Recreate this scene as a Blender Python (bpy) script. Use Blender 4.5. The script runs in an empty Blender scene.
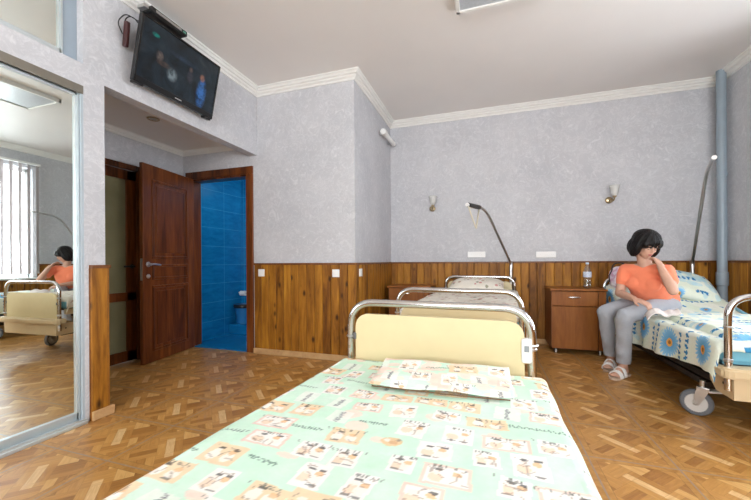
import bpy, bmesh, math, random
import numpy as np
from mathutils import Vector, Matrix, Euler
random.seed(4)
SC = bpy.context.scene
C = SC.collection
PI = math.pi

# ---------------------------------------------------------------- camera
cam_data = bpy.data.cameras.new('camera')
cam = bpy.data.objects.new('camera', cam_data)
C.objects.link(cam)
YAW, ROLL = 0.315, -0.006
fw = Vector((-math.sin(YAW), math.cos(YAW), 0))
rt = Vector((math.cos(YAW), math.sin(YAW), 0))
up = Vector((0, 0, 1))
R_ = (rt * math.cos(ROLL) + up * math.sin(ROLL)).normalized()
U_ = (up * math.cos(ROLL) - rt * math.sin(ROLL)).normalized()
m = Matrix((R_, U_, -fw)).transposed().to_4x4()
m.translation = Vector((0, 0, 1.04))
cam.matrix_world = m
cam_data.sensor_width = 36
cam_data.lens = 342.2 / 751 * 36
cam_data.shift_y = 11.1 / 751
cam_data.clip_start = 0.02
SC.camera = cam

# ---------------------------------------------------------------- light
SC.view_settings.view_transform = 'Standard'
SC.view_settings.look = 'None'
SC.view_settings.gamma = 1
SC.view_settings.exposure = 0.84
SC.view_settings.use_curve_mapping = False
W = bpy.data.worlds.new('world')
SC.world = W
W.use_nodes = True
bgn = W.node_tree.nodes['Background']
bgn.inputs[0].default_value = (0.86, 0.93, 1.0, 1)
bgn.inputs[1].default_value = 2.2


def area(name, loc, rot, sx, sy, power, col):
    l = bpy.data.lights.new(name, 'AREA')
    l.shape = 'RECTANGLE'
    l.size, l.size_y = sx, sy
    l.energy = power
    l.color = col
    o = bpy.data.objects.new(name, l)
    o.location = loc
    o.rotation_euler = rot
    C.objects.link(o)
    return o


# daylight outside the right window; fill light outside an added window behind the photographer
area('daylight_right', (2.80, 2.25, 1.60), (0, math.radians(112), 0), 1.95, 3.0, 150, (0.86, 0.94, 1.0))
area('fill_near', (0.2, -3.60, 1.60), (math.radians(110), 0, 0), 3.6, 1.95, 200, (0.95, 0.98, 1.0))  # fill light from behind the camera, through the added window

# ---------------------------------------------------------------- node helpers


class S:
    """a socket with arithmetic"""
    def __init__(s, nt, sock):
        s.nt, s.k = nt, sock

    def _m(s, op, *a):
        n = s.nt.nodes.new('ShaderNodeMath')
        n.operation = op
        for i, v in enumerate((s,) + a):
            if isinstance(v, S):
                s.nt.links.new(v.k, n.inputs[i])
            else:
                n.inputs[i].default_value = v
        return S(s.nt, n.outputs[0])

    def __add__(s, o): return s._m('ADD', o)
    def __sub__(s, o): return s._m('SUBTRACT', o)
    def __mul__(s, o): return s._m('MULTIPLY', o)
    def __truediv__(s, o): return s._m('DIVIDE', o)
    def floor(s): return s._m('FLOOR')
    def fract(s): return s._m('FRACT')
    def abs(s): return s._m('ABSOLUTE')
    def mn(s, o): return s._m('MINIMUM', o)
    def mx(s, o): return s._m('MAXIMUM', o)
    def lt(s, o): return s._m('LESS_THAN', o)
    def gt(s, o): return s._m('GREATER_THAN', o)
    def mod(s, o): return s._m('FLOORED_MODULO', o)


def mat_base(name):
    mt = bpy.data.materials.new(name)
    mt.use_nodes = True
    nt = mt.node_tree
    b = nt.nodes['Principled BSDF']
    return mt, nt, b


def mapping(nt, scale=(1, 1, 1), kind='pos'):
    if kind == 'pos':
        g = nt.nodes.new('ShaderNodeNewGeometry').outputs['Position']
    else:
        g = nt.nodes.new('ShaderNodeTexCoord').outputs['Object']
    mp = nt.nodes.new('ShaderNodeMapping')
    mp.inputs['Scale'].default_value = scale
    nt.links.new(g, mp.inputs[0])
    return mp.outputs[0]


def noise(nt, vec, scale=5, detail=3, rough=.5, dist=0):
    n = nt.nodes.new('ShaderNodeTexNoise')
    n.inputs['Scale'].default_value = scale
    n.inputs['Detail'].default_value = detail
    n.inputs['Roughness'].default_value = rough
    n.inputs['Distortion'].default_value = dist
    if vec is not None:
        nt.links.new(vec, n.inputs['Vector'])
    return n.outputs['Fac']


def ramp(nt, fac, stops, interp='LINEAR'):
    r = nt.nodes.new('ShaderNodeValToRGB')
    r.color_ramp.interpolation = interp
    el = r.color_ramp.elements
    while len(el) < len(stops):
        el.new(.5)
    for e, (p, c) in zip(el, stops):
        e.position = p
        e.color = (*c, 1) if len(c) == 3 else c
    nt.links.new(fac.k if isinstance(fac, S) else fac, r.inputs[0])
    return r.outputs[0]


def mix(nt, f, a, b, mode='MIX'):
    n = nt.nodes.new('ShaderNodeMix')
    n.data_type = 'RGBA'
    n.blend_type = mode
    for v, i in ((f, 0), (a, 6), (b, 7)):
        if isinstance(v, S):
            v = v.k
        if isinstance(v, (int, float)):
            n.inputs[i].default_value = v
        elif isinstance(v, tuple):
            n.inputs[i].default_value = (*v, 1)
        else:
            nt.links.new(v, n.inputs[i])
    return n.outputs[2]


def bump(nt, b, h, strength=.2, dist=.01):
    n = nt.nodes.new('ShaderNodeBump')
    n.inputs['Strength'].default_value = strength
    n.inputs['Distance'].default_value = dist
    nt.links.new(h.k if isinstance(h, S) else h, n.inputs['Height'])
    nt.links.new(n.outputs[0], b.inputs['Normal'])


def plain(name, col, rough=.5, metal=0, spec=.5, var=.06, vscale=12, coat=0):
    mt, nt, b = mat_base(name)
    v = mapping(nt, kind='obj')
    f = noise(nt, v, vscale, 3)
    c0 = tuple(max(0, x * (1 - var)) for x in col)
    c1 = tuple(min(1, x * (1 + var)) for x in col)
    nt.links.new(ramp(nt, f, [(.3, c0), (.7, c1)]), b.inputs['Base Color'])
    b.inputs['Roughness'].default_value = rough
    b.inputs['Metallic'].default_value = metal
    b.inputs['Specular IOR Level'].default_value = spec
    b.inputs['Coat Weight'].default_value = coat
    return mt


def fabric(name, col, var=.08, rough=.9, bs=.3):
    mt, nt, b = mat_base(name)
    v = mapping(nt, kind='obj')
    f = noise(nt, v, 9, 4)
    nt.links.new(ramp(nt, f, [(.3, tuple(x * (1 - var) for x in col)), (.7, tuple(min(1, x * (1 + var)) for x in col))]), b.inputs['Base Color'])
    b.inputs['Roughness'].default_value = rough
    b.inputs['Specular IOR Level'].default_value = .2
    b.inputs['Sheen Weight'].default_value = .15
    bump(nt, b, noise(nt, v, 18, 5, .6), bs, .02)
    return mt


def painted(name, rough=.85, spec=.25):
    """woven print: colours stored per point of the cloth"""
    mt, nt, b = mat_base(name)
    a = nt.nodes.new('ShaderNodeAttribute')
    a.attribute_name = 'print'
    v = mapping(nt, kind='obj')
    f = noise(nt, v, 60, 2)
    c = mix(nt, .12, a.outputs['Color'], ramp(nt, f, [(.3, (.55, .55, .55)), (.7, (1, 1, 1))]), 'MULTIPLY')
    nt.links.new(c, b.inputs['Base Color'])
    b.inputs['Roughness'].default_value = rough
    b.inputs['Specular IOR Level'].default_value = spec
    bump(nt, b, noise(nt, v, 14, 4, .6), .25, .02)
    return mt


def plaster(name, c0, c1, vein):
    mt, nt, b = mat_base(name)
    v = mapping(nt)
    big = noise(nt, v, 2.2, 4, .6)
    base = ramp(nt, big, [(.3, c0), (.7, c1)])
    f1 = noise(nt, v, 7.5, 6, .62, 1.6)
    vn = ramp(nt, f1, [(.46, (0, 0, 0)), (.5, (.32, .32, .32)), (.54, (0, 0, 0)), (.60, (0, 0, 0)), (.70, (.5, .5, .5))])
    sp = noise(nt, v, 15, 5, .65, 1.2)
    spk = ramp(nt, sp, [(.55, (0, 0, 0)), (.72, (.5, .5, .5))])
    col = mix(nt, vn, base, vein)
    col = mix(nt, spk, col, vein)
    nt.links.new(col, b.inputs['Base Color'])
    b.inputs['Roughness'].default_value = .62
    b.inputs['Specular IOR Level'].default_value = .3
    bump(nt, b, f1, .12, .01)
    return mt


def wood(name, dark, mid, light, rough=.35, zs=.12, scale=14, knots=True, island=.5, kind='pos', coat=0.0, axis=2):
    mt, nt, b = mat_base(name)
    sc = [1, 1, 1]
    sc[axis] = zs
    g = nt.nodes.new('ShaderNodeNewGeometry')
    mp = nt.nodes.new('ShaderNodeMapping')
    mp.inputs['Scale'].default_value = sc
    if kind == 'pos':
        src = g.outputs['Position']
    else:
        src = nt.nodes.new('ShaderNodeTexCoord').outputs['Object']
    va = nt.nodes.new('ShaderNodeVectorMath')
    va.operation = 'ADD'
    sc2 = nt.nodes.new('ShaderNodeVectorMath')
    sc2.operation = 'SCALE'
    sc2.inputs[0].default_value = (3, 5, 9)
    nt.links.new(g.outputs['Random Per Island'], sc2.inputs['Scale'])
    nt.links.new(src, va.inputs[0])
    nt.links.new(sc2.outputs[0], va.inputs[1])
    nt.links.new(va.outputs[0], mp.inputs[0])
    f = S(nt, noise(nt, mp.outputs[0], scale, 5, .6, .8))
    f2 = S(nt, noise(nt, mp.outputs[0], scale * 5, 3, .6, .3))
    isl = S(nt, g.outputs['Random Per Island'])
    t = f * .75 + f2 * .2 + (isl - .5) * island * .5
    col = ramp(nt, t, [(.28, dark), (.5, mid), (.72, light)])
    if knots:
        mp2 = nt.nodes.new('ShaderNodeMapping')
        s3 = [9, 9, 9]
        s3[axis] = 4.5
        mp2.inputs['Scale'].default_value = s3
        nt.links.new(va.outputs[0], mp2.inputs[0])
        vo = nt.nodes.new('ShaderNodeTexVoronoi')
        vo.inputs['Scale'].default_value = 1
        nt.links.new(mp2.outputs[0], vo.inputs['Vector'])
        k = S(nt, vo.outputs['Distance'])
        kk = ramp(nt, k, [(.07, (1, 1, 1)), (.2, (0, 0, 0))])
        col = mix(nt, kk, col, tuple(x * .35 for x in dark))
    nt.links.new(col, b.inputs['Base Color'])
    b.inputs['Roughness'].default_value = rough
    b.inputs['Coat Weight'].default_value = coat
    b.inputs['Specular IOR Level'].default_value = .28
    bump(nt, b, f2, .08, .005)
    return mt


def glass(name, col=(1, 1, 1), gloss=.12, rough=.02):
    mt = bpy.data.materials.new(name)
    mt.use_nodes = True
    nt = mt.node_tree
    nt.nodes.clear()
    o = nt.nodes.new('ShaderNodeOutputMaterial')
    t = nt.nodes.new('ShaderNodeBsdfTransparent')
    t.inputs[0].default_value = (*col, 1)
    g = nt.nodes.new('ShaderNodeBsdfGlossy')
    g.inputs['Roughness'].default_value = rough
    mx_ = nt.nodes.new('ShaderNodeMixShader')
    mx_.inputs[0].default_value = gloss
    nt.links.new(t.outputs[0], mx_.inputs[1])
    nt.links.new(g.outputs[0], mx_.inputs[2])
    nt.links.new(mx_.outputs[0], o.inputs[0])
    return mt


M = {}
M['wall'] = plaster('wallpaper', (.50, .505, .535), (.575, .575, .60), (.76, .76, .78))
M['wall_blue'] = plaster('wallpaper_left', (.50, .505, .535), (.575, .575, .60), (.76, .76, .78))
M['ceiling'] = plain('ceiling_satin', (.82, .79, .765), .45, var=.015, vscale=2)
M['cornice'] = plain('cornice_white', (.82, .81, .78), .5, var=.02)
M['wains'] = wood('stained_pine', (.13, .042, .004), (.35, .140, .013), (.54, .245, .026), rough=.5, island=.42, coat=0)
M['rail_wood'] = wood('stained_rail', (.10, .03, .006), (.20, .075, .018), (.30, .12, .03), rough=.35, knots=False, zs=1)
M['skirting'] = wood('skirting_wood', (.42, .23, .10), (.58, .36, .17), (.70, .47, .25), rough=.4, knots=False, zs=1, scale=6)
M['door'] = wood('door_wood', (.035, .009, .002), (.155, .042, .009), (.29, .088, .020), rough=.32, scale=11, knots=False, zs=.1, coat=.1)
M['cab'] = wood('cabinet_wood', (.19, .060, .012), (.29, .100, .020), (.37, .145, .033), rough=.4, knots=False, island=.15)
M['cab_edge'] = wood('cabinet_edge', (.14, .045, .014), (.20, .07, .022), (.26, .10, .035), rough=.4, knots=False)
M['chrome'] = plain('chrome', (.66, .65, .64), .10, 1, var=.03)
M['steel'] = plain('satin_steel', (.55, .55, .55), .32, 1, var=.05)
M['brass'] = plain('old_brass', (.42, .33, .2), .3, 1, var=.1)
M['cream'] = plain('cream_laminate', (.68, .57, .33), .42, var=.02)
M['cream2'] = plain('cream_plastic', (.66, .52, .32), .45, var=.03)
M['black'] = plain('black_plastic', (.012, .012, .013), .35, var=.1)
M['dark'] = plain('dark_metal', (.04, .036, .034), .4, .6, var=.1)
M['rubber'] = plain('grey_rubber', (.13, .14, .155), .6, var=.06)
M['hub'] = plain('hub_plastic', (.60, .58, .55), .45, var=.05)
M['white'] = plain('white_plastic', (.85, .84, .82), .35, var=.01)
M['alu'] = plain('brushed_aluminium', (.62, .68, .70), .38, .75, var=.04)
M['blue_mat'] = plain('light_blue_vinyl', (.25, .60, .74), .4, var=.05)
M['pipe'] = plain('pipe_paint', (.27, .33, .38), .35, var=.04)
M['mirror'] = plain('mirror', (.84, .90, .865), 0.0, 1, var=0)
M['clip'] = plain('clip_grey', (.16, .16, .16), .4, .5)
M['pane'] = glass('window_glass')
M['plastic_clear'] = glass('clear_plastic', (.93, .96, .98), .16, .08)
M['sconce_glass'] = plain('sconce_glass', (.80, .80, .77), .2, var=.04)
M['sconce_glass'].node_tree.nodes['Principled BSDF'].inputs['Alpha'].default_value = .7


def floor_mat():
    mt, nt, b = mat_base('parquet_laminate')
    g = nt.nodes.new('ShaderNodeNewGeometry')
    sp = nt.nodes.new('ShaderNodeSeparateXYZ')
    nt.links.new(g.outputs['Position'], sp.inputs[0])
    X, Y = S(nt, sp.outputs[0]), S(nt, sp.outputs[1])
    tx, ty = (X - .1) / .4, (Y - .07) / .4
    u, v = tx.fract() * .4, ty.fract() * .4
    a = (u - v) * .70711
    bb = (u + v - .4) * .70711
    ou, ov = (u * -1) + .4, (v * -1) + .4
    e = u.mn(ou).mn(v.mn(ov))
    cs = .126
    ca, cb = (a + cs / 2) / cs + 10, (bb + cs / 2) / cs + 10
    ia, ib = ca.floor(), cb.floor()
    fa, fb = ca.fract(), cb.fract()
    par = (ia + ib).mod(2.0)
    s = fa * par + fb * ((par * -1) + 1)
    k = (s * 3).floor()
    wn = nt.nodes.new('ShaderNodeTexWhiteNoise')
    wn.noise_dimensions = '1D'
    idv = ia * 7.31 + ib * 3.17 + k * 1.73 + par * .5
    nt.links.new(idv.k, wn.inputs['W'])
    rnd = S(nt, wn.outputs['Value'])

    def grain(sa, sb):
        cx = nt.nodes.new('ShaderNodeCombineXYZ')
        nt.links.new((a * sa).k, cx.inputs[0])
        nt.links.new((bb * sb).k, cx.inputs[1])
        nt.links.new((rnd * 9 + (tx.floor() * 3.3 + ty.floor() * 1.7)).k, cx.inputs[2])
        return S(nt, noise(nt, cx.outputs[0], 1, 4, .6, .7))
    ga, gb = grain(9, 75), grain(75, 9)
    gr = gb * par + ga * ((par * -1) + 1)
    tone = rnd * .6 + gr * .45 - .03
    col = ramp(nt, tone, [(.1, (.27, .11, .024)), (.38, (.46, .215, .056)), (.62, (.60, .31, .088)), (.9, (.76, .47, .18))])
    # the light middle strip of every panel
    mid = bb.abs().lt(.021) * a.abs().lt(.105)
    lightc = ramp(nt, gr, [(.3, (.66, .40, .16)), (.7, (.84, .57, .28))])
    col = mix(nt, mid, col, lightc)
    sh = (k * 0 + (s * 3).fract())
    edge = sh.lt(.035).mx(fa.lt(.012).mx(fb.lt(.012)))
    col = mix(nt, edge * .35, col, (.20, .095, .03))
    # frame strips
    cx = nt.nodes.new('ShaderNodeCombineXYZ')
    nt.links.new((X * 14).k, cx.inputs[0])
    nt.links.new((Y * 14).k, cx.inputs[1])
    fr = noise(nt, cx.outputs[0], 1.5, 5, .65, 1.0)
    frame = ramp(nt, fr, [(.3, (.41, .185, .045)), (.7, (.60, .32, .09))])
    col = mix(nt, e.lt(.032), col, frame)
    col = mix(nt, e.gt(.031) * e.lt(.034) * .5, col, (.2, .1, .035))
    col = mix(nt, e.lt(.004) * .9, col, (.33, .26, .20))
    nt.links.new(col, b.inputs['Base Color'])
    b.inputs['Roughness'].default_value = .33
    b.inputs['Specular IOR Level'].default_value = .5
    bump(nt, b, fr, .05, .004)
    return mt


M['floor'] = floor_mat()


def tile_mat():
    mt, nt, b = mat_base('blue_tiles')
    g = nt.nodes.new('ShaderNodeNewGeometry')
    sp = nt.nodes.new('ShaderNodeSeparateXYZ')
    nt.links.new(g.outputs['Position'], sp.inputs[0])
    X, Y, Z = [S(nt, sp.outputs[i]) for i in range(3)]
    h = ((X + Y * 1.0 + .0) / .4).fract()
    z = (Z / .25).fract()
    gr = h.lt(.012).mx(z.lt(.018))
    f = noise(nt, mapping(nt, (1, 1, 3)), 5, 4, .6, .5)
    col = ramp(nt, f, [(.3, (.004, .17, .42)), (.7, (.010, .25, .56))])
    nt.links.new(mix(nt, gr, col, (.05, .40, .68)), b.inputs['Base Color'])
    b.inputs['Roughness'].default_value = .2
    return mt


M['tile'] = tile_mat()
M['tile_floor'] = plain('blue_floor_tile', (.006, .19, .46), .3, var=.15, vscale=6)


def screen_mat():
    mt, nt, b = mat_base('screen_picture')
    tc = nt.nodes.new('ShaderNodeTexCoord')
    sp = nt.nodes.new('ShaderNodeSeparateXYZ')
    nt.links.new(tc.outputs['Object'], sp.inputs[0])
    x, z = S(nt, sp.outputs[1]), S(nt, sp.outputs[2])

    def blob(cx_, cz, rx, rz):
        dx, dz = (x - cx_) / rx, (z - cz) / rz
        d = dx * dx + dz * dz
        return ((d * -1) + 1).mx(0.0) * 1.7
    f = noise(nt, tc.outputs['Object'], 7, 4, .6, 1)
    col = ramp(nt, f, [(.35, (.003, .005, .008)), (.6, (.010, .020, .030)), (.8, (.03, .045, .05))])
    for (cx_, cz, rx, rz, c) in [(.21, -.075, .05, .12, (.03, .13, .38)), (.20, .05, .025, .03, (.26, .12, .08)),
                                 (-.08, -.06, .045, .05, (.16, .20, .22)), (.08, .0, .03, .05, (.035, .035, .05)),
                                 (.08, .06, .018, .02, (.12, .08, .07)), (-.20, .02, .03, .035, (.12, .09, .08)),
                                 (-.16, -.02, .06, .02, (.08, .05, .04)), (-.25, .145, .03, .016, (.0, .16, .13)),
                                 (.0, .1, .14, .02, (.02, .04, .07))]:
        fb = noise(nt, tc.outputs['Object'], 22, 3, .6, 1)
        k = (blob(cx_, cz, rx * 1.15, rz * 1.15) * (S(nt, fb) * 2.4 - .7).mx(0.0)).mn(1.0)
        col = mix(nt, k, col, c)
    nt.links.new(col, b.inputs['Emission Color'])
    b.inputs['Emission Strength'].default_value = .55
    b.inputs['Base Color'].default_value = (.004, .004, .004, 1)
    b.inputs['Roughness'].default_value = .12
    b.inputs['Specular IOR Level'].default_value = .35
    return mt


M['screen'] = screen_mat()

# ---------------------------------------------------------------- mesh helpers


def rep(o, label=None, cat=None, group=None, kind=None):
    if label: o['label'] = label
    if cat: o['category'] = cat
    if group: o['group'] = group
    if kind: o['kind'] = kind
    return o


def empty(name, loc=(0, 0, 0), rz=0):
    o = bpy.data.objects.new(name, None)
    o.location = loc
    o.rotation_euler = (0, 0, rz)
    o.empty_display_size = .05
    C.objects.link(o)
    return o


def obj(name, bm, mat, parent=None, smooth=False, loc=None, rot=None):
    me = bpy.data.meshes.new(name)
    bmesh.ops.recalc_face_normals(bm, faces=bm.faces)
    bm.to_mesh(me)
    bm.free()
    o = bpy.data.objects.new(name, me)
    C.objects.link(o)
    if mat: me.materials.append(mat)
    if parent: o.parent = parent
    if loc: o.location = loc
    if rot: o.rotation_euler = rot
    if smooth:
        for p in me.polygons: p.use_smooth = True
        if smooth == 'auto':
            me.set_sharp_from_angle(angle=math.radians(35))
    return o


def box(bm, x0, x1, y0, y1, z0, z1, bev=0, rot=None, seg=2):
    t = bmesh.new()
    bmesh.ops.create_cube(t, size=1)
    bmesh.ops.scale(t, vec=(abs(x1 - x0), abs(y1 - y0), abs(z1 - z0)), verts=t.verts)
    if bev:
        bmesh.ops.bevel(t, geom=t.edges[:], offset=bev, segments=seg, affect='EDGES', profile=.5)
    if rot is not None:
        bmesh.ops.rotate(t, verts=t.verts, matrix=rot)
    bmesh.ops.translate(t, vec=((x0 + x1) / 2, (y0 + y1) / 2, (z0 + z1) / 2), verts=t.verts)
    merge(bm, t)
    return bm


def merge(bm, t):
    me = bpy.data.meshes.new('tmp')
    t.to_mesh(me)
    t.free()
    bm.from_mesh(me)
    bpy.data.meshes.remove(me)


def B(*a, **k):
    return box(bmesh.new(), *a, **k)


def tube(bm, pts, r, seg=12, closed=False, caps=True, sx=1, sy=1):
    pts = [Vector(p) for p in pts]
    n = len(pts)
    rs = r if isinstance(r, (list, tuple)) else [r] * n
    rings = []
    prev = None
    for i, p in enumerate(pts):
        if closed:
            d = (pts[(i + 1) % n] - pts[i - 1]).normalized()
        else:
            d = (pts[min(i + 1, n - 1)] - pts[max(i - 1, 0)]).normalized()
        if prev is None:
            a = Vector((0, 0, 1)) if abs(d.z) < .9 else Vector((1, 0, 0))
            nrm = (a - d * a.dot(d)).normalized()
        else:
            nrm = (prev - d * prev.dot(d)).normalized()
        prev = nrm
        bi = d.cross(nrm)
        ring = [bm.verts.new(p + (nrm * math.cos(2 * PI * k / seg) * sx + bi * math.sin(2 * PI * k / seg) * sy) * rs[i]) for k in range(seg)]
        rings.append(ring)
    m_ = n if closed else n - 1
    for i in range(m_):
        A, Bq = rings[i], rings[(i + 1) % n]
        for k in range(seg):
            bm.faces.new((A[k], A[(k + 1) % seg], Bq[(k + 1) % seg], Bq[k]))
    if caps and not closed:
        bm.faces.new(rings[0][::-1])
        bm.faces.new(rings[-1])
    return bm


def T(pts, r, **k):
    return tube(bmesh.new(), pts, r, **k)


def lathe(bm, prof, cen=(0, 0, 0), seg=24, axis='z', caps=True):
    cen = Vector(cen)
    rings = []
    for (r, h) in prof:
        ring = []
        for k in range(seg):
            c, s = math.cos(2 * PI * k / seg) * r, math.sin(2 * PI * k / seg) * r
            v = {'z': Vector((c, s, h)), 'y': Vector((c, h, s)), 'x': Vector((h, c, s))}[axis]
            ring.append(bm.verts.new(cen + v))
        rings.append(ring)
    for A, Bq in zip(rings, rings[1:]):
        for k in range(seg):
            bm.faces.new((A[k], A[(k + 1) % seg], Bq[(k + 1) % seg], Bq[k]))
    if caps:
        if prof[0][0] > 1e-5: bm.faces.new(rings[0][::-1])
        if prof[-1][0] > 1e-5: bm.faces.new(rings[-1])
    return bm


def L(prof, **k):
    return lathe(bmesh.new(), prof, **k)


def fillet(pts, rad, n=8):
    """rounds the inner corners of a path"""
    P = [Vector(p) for p in pts]
    rads = rad if isinstance(rad, (list, tuple)) else [rad] * len(P)
    out = [P[0]]
    for i in range(1, len(P) - 1):
        a, b_, c = P[i - 1], P[i], P[i + 1]
        d1, d2 = (a - b_).normalized(), (c - b_).normalized()
        r = rads[i]
        s, e = b_ + d1 * r, b_ + d2 * r
        for k in range(n + 1):
            t = k / n
            out.append(s * (1 - t) ** 2 + b_ * 2 * t * (1 - t) * .95 + e * t ** 2 + b_ * 0 + (s + e) * .5 * 2 * t * (1 - t) * .05)
    out.append(P[-1])
    return out


def rrect(bm, w, h, r, y0, y1, cx=0, cz=0, n=6, rb=None):
    """rounded rectangle in XZ extruded along y; rb = radius of the bottom corners"""
    rb = r if rb is None else rb
    pts = []
    for (sx, sz, a0, rr) in ((1, 1, 0, r), (-1, 1, 90, r), (-1, -1, 180, rb), (1, -1, 270, rb)):
        for k in range(n + 1):
            a = math.radians(a0 + 90 * k / n)
            pts.append((cx + sx * (w / 2 - rr) + math.cos(a) * rr, cz + sz * (h / 2 - rr) + math.sin(a) * rr))
    f0 = [bm.verts.new((x, y0, z)) for x, z in pts]
    f1 = [bm.verts.new((x, y1, z)) for x, z in pts]
    bm.faces.new(f0)
    bm.faces.new(f1[::-1])
    q = len(pts)
    for k in range(q):
        bm.faces.new((f0[k], f1[k], f1[(k + 1) % q], f0[(k + 1) % q]))
    return bm


def prism(bm, poly, axis, a0, a1):
    """poly of 2D points extruded along axis; axes order kept cyclic"""
    def P(p, a):
        return {'x': (a, p[0], p[1]), 'y': (p[0], a, p[1]), 'z': (p[0], p[1], a)}[axis]
    f0 = [bm.verts.new(P(p, a0)) for p in poly]
    f1 = [bm.verts.new(P(p, a1)) for p in poly]
    bm.faces.new(f0)
    bm.faces.new(f1[::-1])
    q = len(poly)
    for k in range(q):
        bm.faces.new((f0[k], f1[k], f1[(k + 1) % q], f0[(k + 1) % q]))
    return bm


def ell(bm, c, r, rot=None, sub=3):
    t = bmesh.new()
    bmesh.ops.create_icosphere(t, subdivisions=sub, radius=1)
    bmesh.ops.scale(t, vec=r, verts=t.verts)
    if rot is not None:
        bmesh.ops.rotate(t, verts=t.verts, matrix=rot)
    bmesh.ops.translate(t, vec=c, verts=t.verts)
    merge(bm, t)
    return bm


def limb(bm, pts, rs, seg=16):
    """tapered chain of capsules (closed shells, made one by the remesh)"""
    for (a, ra), (b_, rb) in zip(zip(pts, rs), list(zip(pts, rs))[1:]):
        tube(bm, [a, b_], [ra, rb], seg=seg)
    for p, r in zip(pts, rs):
        ell(bm, p, (r, r, r), sub=2)
    return bm


def remeshed(name, bm, mat, parent, voxel=.006, smooth=6, factor=.5, cut=None, disp=None):
    o = obj(name, bm, None)
    md = o.modifiers.new('r', 'REMESH')
    md.mode = 'VOXEL'
    md.voxel_size = voxel
    ms = o.modifiers.new('s', 'SMOOTH')
    ms.iterations = smooth
    ms.factor = factor
    dg = bpy.context.evaluated_depsgraph_get()
    me = bpy.data.meshes.new_from_object(o.evaluated_get(dg))
    o.modifiers.clear()
    old = o.data
    if cut or disp:
        b2 = bmesh.new()
        b2.from_mesh(me)
        for (co, no) in (cut or []):
            bmesh.ops.bisect_plane(b2, geom=b2.verts[:] + b2.edges[:] + b2.faces[:], plane_co=co, plane_no=no, clear_outer=True)
        if disp:
            for v in b2.verts: v.co = disp(v.co)
        b2.to_mesh(me)
        b2.free()
    me.name = name
    o.data = me
    bpy.data.meshes.remove(old)
    me.materials.clear()
    me.materials.append(mat)
    for p in me.polygons: p.use_smooth = True
    if parent: o.parent = parent
    return o


def grid_cloth(name, nu, nv, fn, colfn, mat, parent=None, thick=0):
    """fn(U, V) -> (x, y, z) arrays; colfn(U, V) -> (n,3) colours; U, V in metres along the cloth"""
    U, V, Pxyz = fn(nu, nv)
    me = bpy.data.meshes.new(name)
    n, m_ = U.shape
    co = np.stack([a.ravel() for a in Pxyz], 1)
    idx = np.arange(n * m_).reshape(n, m_)
    q = np.stack([idx[:-1, :-1].ravel(), idx[1:, :-1].ravel(), idx[1:, 1:].ravel(), idx[:-1, 1:].ravel()], 1)
    me.vertices.add(len(co))
    me.vertices.foreach_set('co', co.ravel())
    me.loops.add(q.size)
    me.loops.foreach_set('vertex_index', q.ravel())
    me.polygons.add(len(q))
    me.polygons.foreach_set('loop_start', np.arange(0, q.size, 4))
    me.polygons.foreach_set('use_smooth', np.ones(len(q), bool))
    me.update(calc_edges=True)
    at = me.color_attributes.new('print', 'FLOAT_COLOR', 'POINT')
    c = colfn(U.ravel(), V.ravel())
    at.data.foreach_set('color', np.concatenate([c, np.ones((len(c), 1))], 1).ravel())
    o = bpy.data.objects.new(name, me)
    C.objects.link(o)
    me.materials.append(mat)
    if parent: o.parent = parent
    if thick:
        sd = o.modifiers.new('solid', 'SOLIDIFY')
        sd.thickness = thick
        sd.offset = -1
    return o


def copy_tree(o, parent=None):
    c = o.copy()
    C.objects.link(c)
    c.parent = parent
    for ch in list(o.children):
        copy_tree(ch, c)
    return c


def rotm(x=0, y=0, z=0):
    return Euler((math.radians(x), math.radians(y), math.radians(z))).to_matrix()


def st(name, bm, mat, **k):
    return rep(obj(name, bm, mat, **k), kind='structure')


# ---------------------------------------------------------------- the room
XL, XB, XR = -2.49, -1.297, 2.39
YB, YK, YN = 3.30, 4.692, -3.2
H = 3.0
ZW = 1.025           # wainscot top
XA = -3.575          # far side of the entrance alcove
ZS, ZA = 2.255, 2.41  # beam soffit, alcove ceiling
BX0, BX1, BZ = -3.435, -2.63, 2.05     # bathroom doorway

st('floor', B(-4.0, XR + .3, YN - .3, YK + .3, -.12, 0), M['floor'])
st('ceiling', B(-4.0, XR + .3, YN - .3, YK + .3, H, H + .12), M['ceiling'])
st('wall_back', B(-1.6, XR + .2, YK, YK + .15, 0, H), M['wall'])
# right wall with a wide window
WY0, WY1, WZ0, WZ1 = .75, 3.78, .80, 2.66
bm = B(XR, XR + .3, YN - .1, WY0, 0, H)
box(bm, XR, XR + .3, WY1, YK + .15, 0, H)
box(bm, XR, XR + .3, WY0, WY1, 0, WZ0)
box(bm, XR, XR + .3, WY0, WY1, WZ1, H)
st('wall_right', bm, M['wall'])
# near wall with an unseen window, added to let fill light in
NX0, NX1 = -1.6, 2.0
bm = B(-3.3, NX0, YN - .3, YN, 0, H)
box(bm, NX1, XR + .3, YN - .3, YN, 0, H)
box(bm, NX0, NX1, YN - .3, YN, 0, WZ0)
box(bm, NX0, NX1, YN - .3, YN, WZ1, H)
st('wall_near', bm, M['wall'])
# left wall: pier, beams over the alcove and the wardrobe, backs
bm = B(XL - .11, XL, 1.53, 1.658, 0, H)
box(bm, XL - .11, XL, 1.658, YB, ZS, H)
box(bm, XL - .11, XL, YN, 1.53, 2.19, 2.335)
box(bm, XL - .11, XL, YN, 1.53, 2.92, H)
st('wall_left', bm, M['wall_blue'])
st('wall_wardrobe_side', B(XA, XL - .11, 1.53, 1.64, 0, H), M['wall'])
st('wall_wardrobe_back', B(XA - .1, XA, YN, 1.53, 0, H), M['wall'])
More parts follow.
